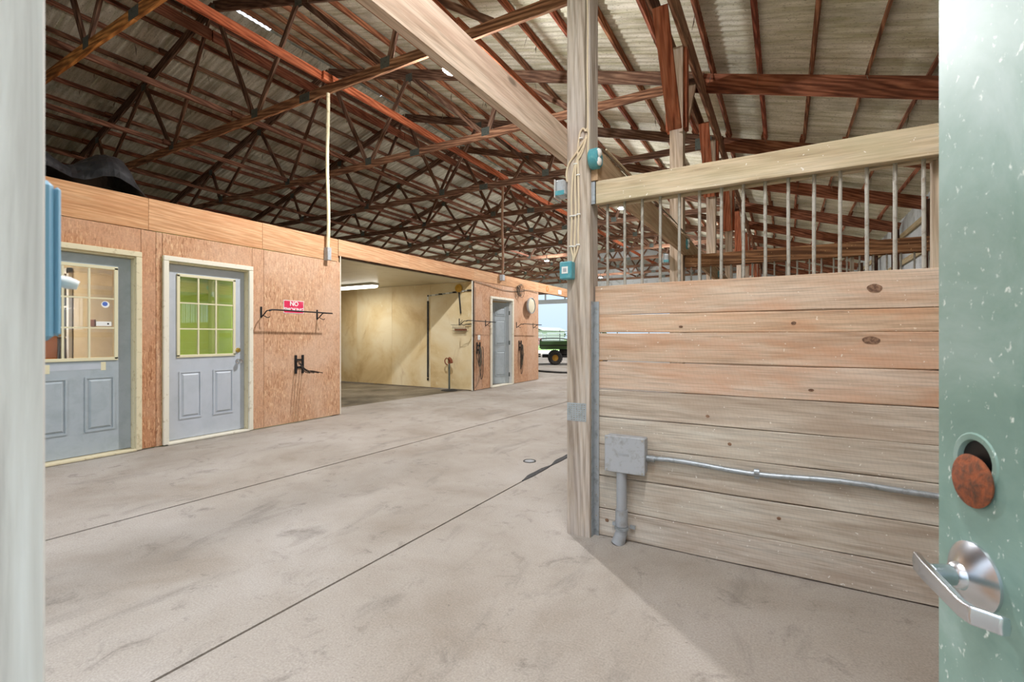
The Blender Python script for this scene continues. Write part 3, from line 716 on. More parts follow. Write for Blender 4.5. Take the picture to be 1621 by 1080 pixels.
MB().box(-12.1, XL-.15, 4.99, 11.88, 2.60, 2.62).build('loft_deck', M['band'], rm)

# ------------------------------------------------------------------ doors
def panel_frame(mb, x, y0, y1, z0, z1, d=.013, wd=.018):
    # raised moulding ring with field
    for (a, b_, c_, e_) in ((y0, y1, z1-wd, z1), (y0, y1, z0, z0+wd), (y0, y0+wd, z0+wd, z1-wd), (y1-wd, y1, z0+wd, z1-wd)):
        ym, zm = (a+b_)/2, (c_+e_)/2
        mb.prism([(a, c_), (b_, c_), (b_, e_), (a, e_)], 0, x, x+d*.7)
    mb.add([(x, y0+wd*1.6, z0+wd*1.6), (x, y1-wd*1.6, z0+wd*1.6), (x, y1-wd*1.6, z1-wd*1.6), (x, y0+wd*1.6, z1-wd*1.6),
            (x+d, y0+wd*2.6, z0+wd*2.6), (x+d, y1-wd*2.6, z0+wd*2.6), (x+d, y1-wd*2.6, z1-wd*2.6), (x+d, y0+wd*2.6, z1-wd*2.6)],
           [(4, 5, 6, 7), (0, 1, 5, 4), (1, 2, 6, 5), (2, 3, 7, 6), (3, 0, 4, 7)])
def lite_door(nm, y0, y1, mat, knob):
    d = struct(nm, (XL, (y0+y1)/2, 0))
    xf = -6.025  # leaf face
    tw = .055
    t_ = M['cream'] if nm == 'door_1' else M['cream_white']
    # brick mould
    MB().box(XL-.002, XL+.032, y0, y0+tw, 0.012, 2.055).build('door_casing', t_, d, bevel=.005)
    MB().box(XL-.002, XL+.032, y1-tw, y1, 0.012, 2.055).build('door_casing', t_, d, bevel=.005)
    MB().box(XL-.002, XL+.032, y0, y1, 2.057, 2.112).build('door_casing', t_, d, bevel=.005)
    for (a, b_) in ((y0+tw-.016, y0+tw+.004), (y1-tw-.004, y1-tw+.016)): MB().box(-6.09, XL-.003, a, b_, .012, 2.04).build('jamb', M['cream'], d, bevel=.002)
    MB().box(-6.09, XL-.003, y0+tw-.01, y1-tw+.01, 2.04, 2.056).build('jamb', M['cream'], d, bevel=.002)
    MB().box(-6.09, XL+.03, y0+tw-.01, y1-tw+.01, .004, .028).build('sill', t_, d, bevel=.004)
    a, b_ = y0+tw+.006, y1-tw-.006; z0, z1 = .034, 2.035
    l0, l1, q0, q1 = a+.125, b_-.125, .98, 1.925
    mb = MB()
    mb.box(xf-.04, xf, a, l0, z0, z1); mb.box(xf-.04, xf, l1, b_, z0, z1); mb.box(xf-.04, xf, l0, l1, z0, q0); mb.box(xf-.04, xf, l0, l1, q1, z1)
    cw = (l1-l0)
    for (p0, p1) in ((l0+.015, l0+.245*cw/.64+.01), (l1-.245*cw/.64-.01, l1-.015)): panel_frame(mb, xf, p0, p1, .26, .81)
    leaf = mb.build('door_leaf', mat, d, smooth=False)
    # lite frame
    mb = MB(); fw = .032
    mb.box(xf, xf+.014, l0-.01, l1+.01, q1-fw+.01, q1+.01); mb.box(xf, xf+.014, l0-.01, l1+.01, q0-.01, q0+fw-.01)
    mb.box(xf, xf+.014, l0-.01, l0+fw-.01, q0, q1); mb.box(xf, xf+.014, l1-fw+.01, l1+.01, q0, q1)
    mb.build('lite_frame', M['lite'], leaf, bevel=.003)
    g0, g1, h0, h1 = l0+fw-.01, l1-fw+.01, q0+fw-.01, q1-fw+.01
    mb = MB()
    for i in (1, 2):
        yy = g0+(g1-g0)*i/3; mb.box(xf-.012, xf+.008, yy-.0075, yy+.0075, h0, h1)
        zz = h0+(h1-h0)*i/3; mb.box(xf-.0118, xf+.0078, g0, g1, zz-.0075, zz+.0075)
    mb.build('muntins', M['lite'], leaf)
    for i in range(3):
        for j in range(3):
            ya, yb_ = g0+(g1-g0)*i/3, g0+(g1-g0)*(i+1)/3; za, zb_ = h0+(h1-h0)*j/3, h0+(h1-h0)*(j+1)/3
            MB().box(xf-.008, xf-.005, ya+.0075, yb_-.0075, za+.0075, zb_-.0075).build('pane', M['glass'], leaf)
    if knob:
        MB().lathe((xf, y1-.14, .90), (1, 0, 0), [(.033, 0), (.033, .005), (.012, .012), (.011, .035), (.024, .042), (.028, .055), (.022, .068), (0, .072)], 20).build('door_knob', M['chrome'], leaf)
        MB().lathe((xf, y1-.14, 1.04), (1, 0, 0), [(.030, 0), (.030, .006), (.020, .014), (.018, .024), (0, .026)], 20).build('deadbolt', M['brass'], leaf)
    else:
        # peeled tape marks under the window, sticker and notice on the glass
        MB().box(xf, xf+.002, l1-.13, l1-.09, .87, .955).build('tape', M['lite'], leaf); MB().box(xf, xf+.002, l0+.09, l0+.13, .86, .945).build('tape', M['lite'], leaf)
        MB().box(xf, xf+.0015, l0+.13, l1-.13, .885, .94).build('faded_patch', M['doorgrey'], leaf)
        gz = h0+(h1-h0)*2/3
        MB().lathe((xf-.003, g1-.07, gz-.06), (1, 0, 0), [(0, .001), (.034, .001), (.034, 0)], 18).build('round_sticker', M['white'], leaf)
        MB().lathe((xf-.0025, g1-.073, gz-.055), (1, 0, 0), [(0, .001), (.022, .001), (.022, 0)], 18).build('sticker_mark', plain('sticker_blue', rgb(80, 110, 190), .5), leaf)
        MB().box(xf-.004, xf-.002, g1-.145, g1-.02, h0+(h1-h0)/3+.02, h0+(h1-h0)/3+.065).build('notice', M['white'], leaf)
        MB().box(xf-.002, xf-.0012, g1-.055, g1-.04, h0+(h1-h0)/3+.035, h0+(h1-h0)/3+.05).build('notice_mark', M['black'], leaf)
    for z in (.25, 1.05, 1.8):
        MB().box(-6.02, -6.005, a-.014, a-.002, z-.045, z+.045).build('hinge', M['gplate'], d)
    return d
lite_door('door_1', 1.40, 2.42, M['doordark'], False)
lite_door('door_2', 2.62, 3.64, M['doorgrey'], True)
# door 3 stands ajar, panelled
d = struct('door_3', (XL, 9.9, 0)); y0, y1 = 9.36, 10.44
for (a, b_) in ((y0, y0+.06), (y1-.06, y1)): MB().box(XL-.002, XL+.032, a, b_, .012, 2.095).build('door_casing', M['cream_white'], d, bevel=.005)
MB().box(XL-.002, XL+.032, y0, y1, 2.097, 2.155).build('door_casing', M['cream_white'], d, bevel=.005)
for (a, b_) in ((y0+.045, y0+.064), (y1-.064, y1-.045)): MB().box(-6.11, XL-.003, a, b_, .012, 2.08).build('jamb', M['housing'], d)
MB().box(-6.11, XL-.003, y0+.05, y1-.05, 2.08, 2.096).build('jamb', M['housing'], d)
MB().box(-6.11, XL+.03, y0+.05, y1-.05, .004, .030).build('sill', M['cream_white'], d, bevel=.004)
mb = MB(); mb.box(-.04, 0, -.93, 0, .035, 2.05)
for (p0, p1) in ((-.82, -.52), (-.41, -.11)):
    for (q0, q1) in ((.22, .85), (1.0, 1.62), (1.72, 1.93)): panel_frame(mb, 0, p0, p1, q0, q1)
leaf = mb.build('door_leaf', M['doordark'], None, loc=(0, 0, 0), smooth=False); leaf.parent = d; leaf.location = (-.075, y1-.085-9.9, 0); leaf.rotation_euler = (0, 0, R(-24))
for z in (.25, 1.05, 1.8): MB().box(-6.03, -6.0, y1-.078, y1-.066, z-.05, z+.05).build('hinge', M['gplate'], d)

# furnishings glimpsed through door 1
t = thing('glazed_inner_door', 'white glazed inner door seen through the window of the leftmost grey door', 'door', (-8.5, 2.49, 0))
MB().box(-8.05, -7.98, 2.455, 2.49, 0, 2.1).box(-8.95, -8.88, 2.455, 2.49, 0, 2.1).box(-8.95, -7.98, 2.455, 2.49, 2.03, 2.1).build('casing', M['white'], t)
MB().box(-8.88, -8.05, 2.478, 2.49, .05, 2.03).build('dark_panes', M['darkglass'], t)
mb = MB()
for x in (-8.18, -8.4, -8.62, -8.84): mb.box(x-.012, x+.012, 2.465, 2.48, .05, 2.03)
for z in (.4, .8, 1.2, 1.6): mb.box(-8.88, -8.05, 2.466, 2.479, z-.012, z+.012)
mb.build('muntins', M['white'], t)
t = thing('orange_cabinet', 'small orange cabinet seen low through the window of the leftmost grey door', 'cabinet', (-8.3, 2.1, 0))
MB().box(-8.65, -8.15, 2.0, 2.4, .02, 1.22).build('cabinet_body', M['orange_thing'], t, bevel=.01)
MB().box(-8.68, -8.12, 1.97, 2.43, 1.22, 1.25).build('cabinet_top', M['yellow'], t, bevel=.005)
MB().box(-8.145, -8.13, 2.03, 2.37, .1, 1.15).build('cabinet_door', M['orange_thing'], t, bevel=.003)
o = MB().box(-7.42, -7.30, 2.485, 2.499, 1.34, 1.42).build('wall_placard', M['rust']); tag(o, 'small brown placard on the beige wall inside the leftmost room', 'placard')

# room lamps
def area(name, loc, size, power, col=(1, .93, .82), rot=(0, 0, 0), sizey=None):
    l = bpy.data.lights.new(name, 'AREA'); l.energy = power; l.size = size; l.color = col
    if sizey: l.shape = 'RECTANGLE'; l.size_y = sizey
    o = bpy.data.objects.new(name, l); COL.objects.link(o); o.location = loc; o.rotation_euler = rot; return o
for (x, y, p, lab) in ((-8.5, 1.3, 60, 'round ceiling light in the beige room behind the leftmost door'), (-7.8, 3.7, 55, 'round ceiling light in the green room'), (-7.6, 10.3, 12, 'round ceiling light in the room behind the open door')):
    t = thing('ceiling_light', lab, 'ceiling light', (x, y, 2.45), None)
    MB().lathe((x, y, 2.449), (0, 0, -1), [(0, 0), (.15, 0), (.16, .03), (.15, .035)], 20).build('light_base', M['housing'], t)
    MB().lathe((x, y, 2.415), (0, 0, -1), [(.145, 0), (.12, .03), (0, .045)], 20).build('diffuser', M['lampface2'], t)
    area('room_light', (x, y, 2.35), .25, p)

# ------------------------------------------------------------------ things on the left wall
def blanket_bar(y0, y1, z, lab, over=.1, drop=.0):
    t = thing('blanket_bar', lab, 'rack', (XL, (y0+y1)/2, z), 'blanket bars on the sheathed wall')
    xb = XL+.21
    MB().tube(smooth([(xb, y0, z-.02), (xb, y0+.05, z+.0), (xb, (y0+y1)/2, z-.003), (xb, y1+over, z-.01)]), .010, 8).build('rod', M['black'], t)
    for yy in (y0+.02, y1):
        MB().tube(smooth([(XL+.012, yy, z-.09), (XL+.06, yy, z-.06), (XL+.13, yy, z-.012), (xb, yy, z-.012)]), .008, 8).build('arm', M['black'], t)
        MB().box(XL, XL+.008, yy-.013, yy+.013, z-.10, z+.045).build('wall_plate', M['black'], t, bevel=.002)
        MB().tube(smooth([(XL+.05, yy+.0, z-.07), (XL+.10, yy+.03, z-.10), (XL+.11, yy+.05, z-.085)]), .006, 6).build('hook', M['black'], t)
    return t
blanket_bar(3.74, 4.62, 1.56, 'black rod blanket rack across the red sign, right of the middle grey door')
blanket_bar(8.44*.962+.0, 9.16, 1.545, 'black rod blanket rack left of the open far door')
blanket_bar(10.60, 11.55, 1.53, 'black rod blanket rack right of the open far door, reaching past the wall end')
def bridle_hooks(y, z, lab, cables=False):
    t = thing('hook_rack', lab, 'rack', (XL, y, z), 'two-pronged hook racks on the sheathed wall')
    for dy in (-.055, .055):
        MB().box(XL, XL+.02, y+dy-.016, y+dy+.016, z-.13, z+.13).build('rack_upright', M['black'], t, bevel=.003)
    MB().box(XL+.002, XL+.014, y-.05, y+.05, z+.05, z+.075).build('cross_bar', M['black'], t)
    MB().box(XL+.002, XL+.014, y-.05, y+.05, z-.06, z-.03).build('cross_bar', M['black'], t)
    if not cables:
        for i, (dy, L) in enumerate(((-.055, .30), (-.02, .34), (.02, .38), (.055, .42))):
            MB().tube(smooth([(XL+.015, y+dy, z+.04-.03*i), (XL+.10, y+dy, z+.02-.04*i), (XL+.2, y+dy+.0, z-.09), (XL+L, y+dy+.01, z-.11)]), .0065, 6).build('prong', M['black'], t)
    return t
bridle_hooks(4.32, .82, 'black folding hook rack with long prongs low on the wall under the red sign')
def halter(y, z, lab, seed):
    r_ = random.Random(seed); t = thing('hanging_leads', lab, 'ropes', (XL, y, z), 'dark leads hanging on the hook racks')
    for i in range(7):
        L = r_.uniform(.35, .75); a = r_.uniform(-.05, .03); b_ = a+r_.uniform(.03, .12)
        MB().tube(smooth([(XL+.05, y+a, z), (XL+.05+.01*i, y+a-.02, z-L*.5), (XL+.05, y+(a+b_)/2-.03, z-L), (XL+.05, y+b_, z-L*.85), (XL+.06, y+b_, z-.1), (XL+.05, y+b_-.02, z)]), .007 if i < 5 else .004, 6).build('lead', M['black'] if i % 3 else M['cabledark'], t)
bridle_hooks(8.86, .95, 'black hook rack left of the open far door', True); halter(8.86, .98, 'tangle of dark leads hanging left of the open far door', 4)
bridle_hooks(10.80, .97, 'black hook rack right of the open far door', True); halter(10.80, 1.0, 'tangle of dark leads hanging right of the open far door', 8)
# sign
sg = thing('red_sign', 'small red sign with white lettering above the blanket rack', 'sign', (XL, 4.24, 1.62))
MB().box(XL+.001, XL+.005, 4.08, 4.395, 1.535, 1.715).build('sign_border', M['white'], sg)
MB().box(XL+.005, XL+.007, 4.088, 4.387, 1.543, 1.707).build('sign_face', plain('sign_red', rgb(214, 50, 88), .35, 0, dirt=rgb(226, 110, 130), dscale=5), sg)
def text(body, loc, size, mat, parent, name, rot=(R(90), 0, R(90)), ext=.001):
    c = bpy.data.curves.new(name, 'FONT'); c.body = body; c.size = size; c.align_x = 'CENTER'; c.align_y = 'CENTER'; c.extrude = ext; c.offset = size*.025
    o = bpy.data.objects.new(name, c); COL.objects.link(o)
    dg = bpy.context.evaluated_depsgraph_get(); me = bpy.data.meshes.new_from_object(o.evaluated_get(dg)); bpy.data.objects.remove(o)
    me.materials.append(mat); o = obj(name, me, None, parent, Vector(loc) - ploc(parent)); o.rotation_euler = rot; return o
text('NO', (XL+.008, 4.24, 1.667), .085, M['white'], sg, 'lettering'); text('SMOKING', (XL+.008, 4.24, 1.585), .068, M['white'], sg, 'lettering')
# conduits dropping from the trusses to wall boxes
for (y, zb_, zt_, lab, mt) in ((4.77, 2.53, 4.84, 'pale conduit pipe dropping from a truss to the wall beside the washing bay', 'cream'), (9.84, 2.66, 4.84, 'brown dusty conduit pipe dropping from a truss to the wall above the far door', 'rust_pipe')):
    if mt == 'rust_pipe': M['rust_pipe'] = plain('brown_pipe', rgb(150, 112, 84), .7, 0, dirt=rgb(110, 80, 60), dscale=10)
    t = thing('drop_conduit', lab, 'conduit', (XL+.05, y, zb_), 'conduits dropping from the trusses')
    mb = MB(); r_ = .026 if y < 6 else .03; mb.tube([(XL+.05+.01*math.sin(i*.6), y+.006*math.sin(i*.8), zb_+(zt_-zb_)*i/12) for i in range(13)], r_, 12); mb.build('pipe', M[mt], t)
    if y < 6: MB().box(XL+.002, XL+.09, y-.032, y+.035, 2.35, 2.54).build('outlet_box', M['greybox'], t, bevel=.005)
    else: MB().box(XL+.002, XL+.09, y-.06, y+.05, 2.56, 2.70).build('outlet_box', M['greybox'], t, bevel=.005)
    MB().lathe((XL+.05, y, zt_-.5), (0, 0, 1), [(r_, 0), (r_+.004, 0), (r_+.004, .05), (r_, .05)], 12).build('coupling', M[mt], t)
# switch, clock, coil, tag
t = thing('light_switch', 'small white switch under the blanket rack left of the far door', 'switch', (XL, 8.87, 1.18)); MB().box(XL+.001, XL+.03, 8.835, 8.905, 1.13, 1.24).build('plate', M['white'], t, bevel=.004); MB().box(XL+.03, XL+.038, 8.86, 8.88, 1.17, 1.2).build('toggle', M['housing'], t)
t = thing('round_fan', 'round pale fan with dark rim on the wall right of the far door', 'fan', (XL, 11.25, 2.03))
MB().lathe((XL+.003, 11.25, 2.03), (1, .0, 0), [(0, 0), (.06, 0), (.06, .05), (.20, .06), (.215, .08), (.215, .12), (.20, .125)], 28).build('fan_rim', M['greybox'], t)
MB().lathe((XL+.05, 11.25, 2.03), (1, 0, 0), [(.197, .06), (.15, .068), (.08, .075), (0, .078)], 28).build('fan_face', M['washceil'], t)
t = thing('cable_coil', 'coiled black cable hanging on a nail above the far door casing', 'cable', (XL, 10.75, 2.4))
for i in range(6):
    r_ = .11+.012*i; cy = 10.66+.05*(i % 3); cz = 2.40-.02*(i % 2)
    MB().tube([(XL+.03+.01*i, cy+r_*.75*math.cos(a/16*2*math.pi), cz+r_*math.sin(a/16*2*math.pi)) for a in range(17)], .006, 6).build('loop', M['black'] if i % 2 else M['cabledark'], t)
o = MB().tube(smooth([(XL+.02, 8.70, 2.43), (XL+.02, 9.2, 2.40), (XL+.02, 9.9, 2.34), (XL+.02, 10.6, 2.36), (XL+.02, 11.2, 2.44), (XL+.02, 11.8, 2.42)]), .007, 6).build('swag_cable', M['cabledark']); tag(o, 'thin dark cable swagged along the wall above the far door', 'cable')
o = MB().tube(smooth([(XL+.02, 8.72, 2.3), (XL+.02, 8.70, 1.5), (XL+.02, 8.74, .9), (XL+.03, 8.86, .5), (XL+.03, 8.84, .25), (XL+.02, 8.72, .06)]), .006, 6).build('hose', M['cabledark']); tag(o, 'thin dark hose hanging down the corner by the washing bay', 'hose')
o = MB().box(XL+.001, XL+.02, 13.2, 13.42, 2.49, 2.62).build('white_tag', M['white'], bevel=.004); tag(o, 'small white tag near the far end of the wall beam', 'tag')
o = MB().lathe((XL, 12.45, 2.59), (1, 0, 0), [(.07, 0), (.085, .006), (.07, .012), (.055, .006), (.07, 0)], 14).build('orange_ring', M['orange_thing']); tag(o, 'small orange ring fixed to the wall beam past the far door', 'ring')

# tarp on top of the wall
t = thing('black_tarp', 'crumpled black plastic tarp lying on top of the wall at far left', 'tarp', (-6.3, 1.9, 2.72))
vs_, fs_ = [], []; nx, ny = 16, 44; r_ = random.Random(5)
def hump(y): 
    return .10+.17*math.exp(-((y-1.55)/.45)**2)+.26*math.exp(-((y-2.25)/.30)**2)+.05*math.sin(y*9)
for j in range(ny+1):
    y = .5+2.02*j/ny
    for i in range(nx+1):
        u = i/nx; x = -5.99-.75*u
        h = hump(y)*math.sin(math.pi*min(1, u*1.25+.05))**.8 if u < .95 else .0
        z = 2.715+max(0, h)*min(1, (2.52-y)/.16+.05)+.05*abs(math.sin(7*u+y*5))*abs(math.sin(y*8+u*3))*(1 if h > .02 else 0)+r_.uniform(0, .008)
        vs_.append((x+.03*math.sin(y*9+u*5), y+.02*math.sin(u*9), max(z, 2.714)))
for j in range(ny):
    for i in range(nx): a = j*(nx+1)+i; fs_.append((a, a+1, a+nx+2, a+nx+1))
mb = MB(); mb.add(vs_, fs_); o = mb.build('tarp_sheet', M['tarp'], t, smooth=False)
md = o.modifiers.new('thick', 'SOLIDIFY'); md.thickness = .003

# ------------------------------------------------------------------ washing bay contents
t = thing('frost_free_hydrant', 'rusty-headed yard hydrant standing at the washing bay corner', 'hydrant', (-6.5, 8.52, 0))
MB().cyl((-6.5, 8.52, 0), (-6.5, 8.52, .62), .02, 12).build('standpipe', M['gplate'], t)
MB().tube(smooth([(-6.5, 8.52, .60), (-6.5, 8.52, .68), (-6.47, 8.48, .72), (-6.41, 8.46, .69), (-6.38, 8.45, .62)]), [.03]*25, 10).build('spout', M['rust'], t)
MB().tube(smooth([(-6.5, 8.52, .68), (-6.56, 8.5, .72), (-6.60, 8.49, .67), (-6.58, 8.49, .60), (-6.53, 8.5, .57)]), .013, 8).build('handle', M['rust'], t)
MB().lathe((-6.5, 8.52, 0), (0, 0, 1), [(0, .012), (.16, .012), (.19, .0)], 18).build('wet_ring', M['rubber'], t)
t = thing('rubber_strap', 'long black rubber strap hanging on the cream washing bay wall', 'strap', (-7.24, 8.66, .2))
MB().box(-7.265, -7.215, 8.665, 8.679, .25, 2.04).build('strap_band', M['rubber'], t)
MB().box(-7.262, -7.218, 8.66, 8.679, .18, .235).build('strap_buckle', M['black'], t); MB().box(-7.26, -7.22, 8.664, 8.679, 2.05, 2.14).build('white_clip', M['white'], t); MB().box(-7.25, -7.23, 8.66, 8.679, 2.145, 2.18).build('hook', M['black'], t)
t = thing('hose_rail', 'narrow metal rail high on the cream washing bay wall', 'rail', (-6.6, 8.66, 2.22))
MB().tube([(-7.2, 8.65, 2.16), (-6.03, 8.65, 2.235)], .012, 8).build('rod', M['steel'], t)
for i in range(6): 
    x = -7.1+.2*i; MB().box(x, x+.10, 8.638, 8.668, 2.155+.0128*i*1, 2.185+.0128*i*1).build('rail_clip', M['black'] if i % 2 else M['white'], t)
t = thing('yellow_scraper', 'round yellow-topped brush with dark handle hanging on the washing bay wall', 'brush', (-6.32, 8.64, 2.2))
MB().lathe((-6.32, 8.655, 2.29), (0, -1, 0), [(0, 0), (.085, 0), (.095, .02), (.085, .05), (0, .055)], 18).build('round_head', M['yellow'], t)
MB().cyl((-6.32, 8.64, 2.21), (-6.27, 8.64, 1.72), .017, 10).build('handle', M['black'], t)
t = thing('wire_basket', 'small wire basket hung on the washing bay wall near the corner', 'basket', (-6.25, 8.6, 1.38))
mb = MB()
for z, e_ in ((1.47, .0), (1.40, .02), (1.33, .04)):
    mb.tube([(-6.46+e_, 8.67, z), (-6.46+e_, 8.52+e_, z), (-6.05-e_, 8.52+e_, z), (-6.05-e_, 8.67, z)], .004, 5)
for i in range(9):
    x = -6.42+.042*i; mb.tube([(x, 8.535, 1.47), (x, 8.56, 1.33), (x, 8.67, 1.33)], .003, 5)
mb.build('wires', M['cabledark'], t); MB().tube([(-6.25, 8.67, 1.58), (-6.25, 8.60, 1.52), (-6.25, 8.53, 1.47)], .005, 5).build('hanger', M['black'], t)
MB().box(-6.40, -6.12, 8.58, 8.66, 1.34, 1.38).build('contents', M['rust'], t)
o = MB().tube([(-6.14, 8.62, 1.475), (-5.97, 8.62, 1.485)], .012, 6).build('hose_end', M['black']); tag(o, 'short black hose end beside the wire basket at the bay corner', 'hose')
t = thing('fluorescent_light', 'long white fluorescent ceiling fixture glowing in the washing bay', 'ceiling light', (-8.8, 7.85, 2.43))
MB().box(-9.6, -8.1, 7.76, 7.98, 2.385, 2.434).build('fixture_body', M['housing'], t, bevel=.01)
MB().prism([(7.775, 2.384), (7.965, 2.384), (7.94, 2.335), (7.87, 2.32), (7.80, 2.335)], 0, -9.58, -8.12).build('diffuser', M['tube'], t, bevel=.006)
area('bay_light', (-8.85, 7.6, 2.30), 1.3, 32, (1, .95, .86), sizey=.15)

# ------------------------------------------------------------------ barn lamps
for (x, y, p, lab) in ((-3.66, 4.86, LAMP_W, 'glaring ceiling lamp hanging nearest, above the aisle'), (-3.7, 12.34, LAMP_W, 'bright ceiling lamp seen through the stall bars'), (-3.7, 19.7, LAMP_W, 'added third aisle ceiling lamp, unseen behind the posts, evening the light'),  # third aisle lamp is unseen, added to even out the light
                       (-9.25, 19.3, LAMP_W, 'small bright ceiling lamp left of the nearest post'), (-9.2, 26.4, LAMP_W, 'farthest bright ceiling lamp, just right of the nearest post')):
    t = thing('high_bay_lamp', lab, 'ceiling lamp', (x, y, 4.60), 'ceiling lamps down the barn')
    MB().lathe((x, y, 4.60), (0, 0, 1), [(.11, .0), (.125, .01), (.12, .05), (.06, .09), (.05, .13), (0, .14)], 24).build('housing', M['housing'], t)
    MB().lathe((x, y, 4.602), (0, 0, -1), [(.108, 0), (.10, .012), (.06, .02), (0, .022)], 24).build('lens', M['lampface'], t)
    MB().cyl((x, y, 4.73), (x, y, 4.86), .012, 8).build('stem', M['black'], t)
    l = bpy.data.lights.new('barn_lamp', 'POINT'); l.energy = p; l.shadow_soft_size = .07; l.color = (.98, .98, 1)
    l.energy = p*.5
    o = bpy.data.objects.new('barn_lamp', l); COL.objects.link(o); o.location = (x, y, 4.50)
    l = bpy.data.lights.new('barn_lamp_beam', 'SPOT'); l.energy = p; l.shadow_soft_size = .07; l.color = (.98, .98, 1); l.spot_size = R(172); l.spot_blend = .4
    o = bpy.data.objects.new('barn_lamp_beam', l); COL.objects.link(o); o.location = (x, y, 4.52)

t = thing('added_fill_fixture', 'added unseen fill fixture over the entrance bay, just inside the doorway', 'ceiling lamp', (-.25, 1.0, 3.6))  # out-of-view fixture added to fill the entrance bay with light
MB().box(-.33, -.17, .4, 1.6, 3.60, 3.66).build('housing', M['housing'], t, bevel=.01)
MB().box(-.32, -.18, .42, 1.58, 3.57, 3.599).build('diffuser', M['lampface2'], t, bevel=.008)
for y in (.5, 1.5): MB().cyl((-.25, y, 3.66), (-.25, y, 4.62), .004, 6).build('hanger', M['black'], t)
area('added_fill_light', (-.25, 1.0, 3.55), .15, 68, (.98, .98, 1), sizey=1.2)

# ------------------------------------------------------------------ outer walls
def corr(y0, y1, z0, z1, x, parent, axis='y'):
    n = max(2, int((y1-y0)/.9)); w_ = (y1-y0)/n
    for i in range(n):
        a = y0+w_*i; mb = MB(); k = 20; vs = []
        for j in range(k+1):
            t_ = a+w_*j/k; off = .008*math.sin(2*math.pi*j/4+.5)
            vs += [(x+off, t_, z0), (x+off, t_, z1)] if axis == 'y' else [(t_, x+off, z0), (t_, x+off, z1)]
        mb.add(vs, [(2*j, 2*j+2, 2*j+3, 2*j+1) for j in range(k)]); mb.build('wall_sheet', M['wallsheet'], parent, smooth=True)
wR = struct('wall_right', (XE, 0, 0))
zr = rz(XE)+.12
wins = [(1.55, 2.45)] + [(4.3+3.05*k-.5, 4.3+3.05*k+.5) for k in range(9)]
prev = -.1
for i, (a, b_) in enumerate(wins):
    corr(prev, a, 0, zr, XE+.05, wR); corr(a, b_, 0, 1.35, XE+.05, wR); corr(a, b_, 2.15, zr, XE+.05, wR)
    wn = struct(f'window_{i+1}', (XE, a, 1.35))
    MB().box(XE-.02, XE+.07, a, b_, 1.33, 1.37).box(XE-.02, XE+.07, a, b_, 2.13, 2.17).box(XE-.02, XE+.07, a, a+.04, 1.37, 2.13).box(XE-.02, XE+.07, b_-.04, b_, 1.37, 2.13).build('window_frame', M['rail'], wn)
    mb = MB()
    for j in range(1, 8): mb.cyl((XE-.01, a+(b_-a)*j/8, 1.37), (XE-.01, a+(b_-a)*j/8, 2.13), .008, 6)
    mb.build('window_bars', M['bar'], wn)
    MB().box(XE+.03, XE+.034, a+.04, b_-.04, 1.37, 2.13).build('pane', M['glass'], wn)
    prev = b_
corr(prev, YE, 0, zr, XE+.05, wR)
for z in (.6, 1.25, 2.3, 3.0, 3.65): board('girt', (XE+.01, -.1, z), (XE+.01, YE, z), .04, .12, M['rail'], wR, color=(.8, .75, .65))
for k in range(9): board('wall_post', (XE-.08, PY[k], 0), (XE-.08, PY[k], zr-.3), .14, .14, M['truss'], wR, up=(0, 1, 0), color=(.5, .45, .45))
wO = struct('wall_outer', (XO, 0, 0))
corr(-.1, 13.5, 0, rz(XO)+.05, XO, wO)
for k in range(6): board('wall_post', (XO+.1, 13.6+3.3*k, 0), (XO+.1, 13.6+3.3*k, rz(XO)), .15, .15, M['post'], wO, up=(0, 1, 0))
board('eave_beam', (XO+.1, 13.5, rz(XO)-.12), (XO+.1, YE, rz(XO)-.12), .09, .24, M['truss'], wO)
# end wall with a big opening
wB = struct('wall_back', (0, YE, 0))
def gable(x0, x1, z0, parent, y, mat):
    n = max(1, int((x1-x0)/.9)); w_ = (x1-x0)/n
    for i in range(n):
        a, b_ = x0+w_*i, x0+w_*(i+1)
        za, zb_ = rz(a)+.06, rz(b_)+.06
        mb = MB(); poly = [(a, z0), (b_-.004, z0), (b_-.004, zb_), (a, za)]
        if a < RX < b_: poly = [(a, z0), (b_, z0), (b_, zb_), (RX, rz(RX)+.06), (a, za)]
        mb.prism(poly, 1, y-.012, y+.012); mb.build('wall_sheet', mat, parent)
gable(-17.1, -16.3, 0, wB, YE, M['wallsheet']); gable(-16.3, -6.0, 4.15, wB, YE, M['wallsheet']); gable(-6.0, XE+.05, 0, wB, YE, M['wallsheet'])
board('door_header', (-16.4, YE-.1, 3.62), (-5.9, YE-.1, 3.62), .12, .3, M['greybox'], wB)
for x in (-14.6, -13.1, -11.6, -9.8, -8.0): MB().box(x-.05, x+.05, YE-.08, YE+.0, 3.77, 4.2).build('mullion', M['greybox'], wB)
board('upper_header', (-16.4, YE-.1, 4.25), (-5.9, YE-.1, 4.25), .1, .2, M['truss'], wB)
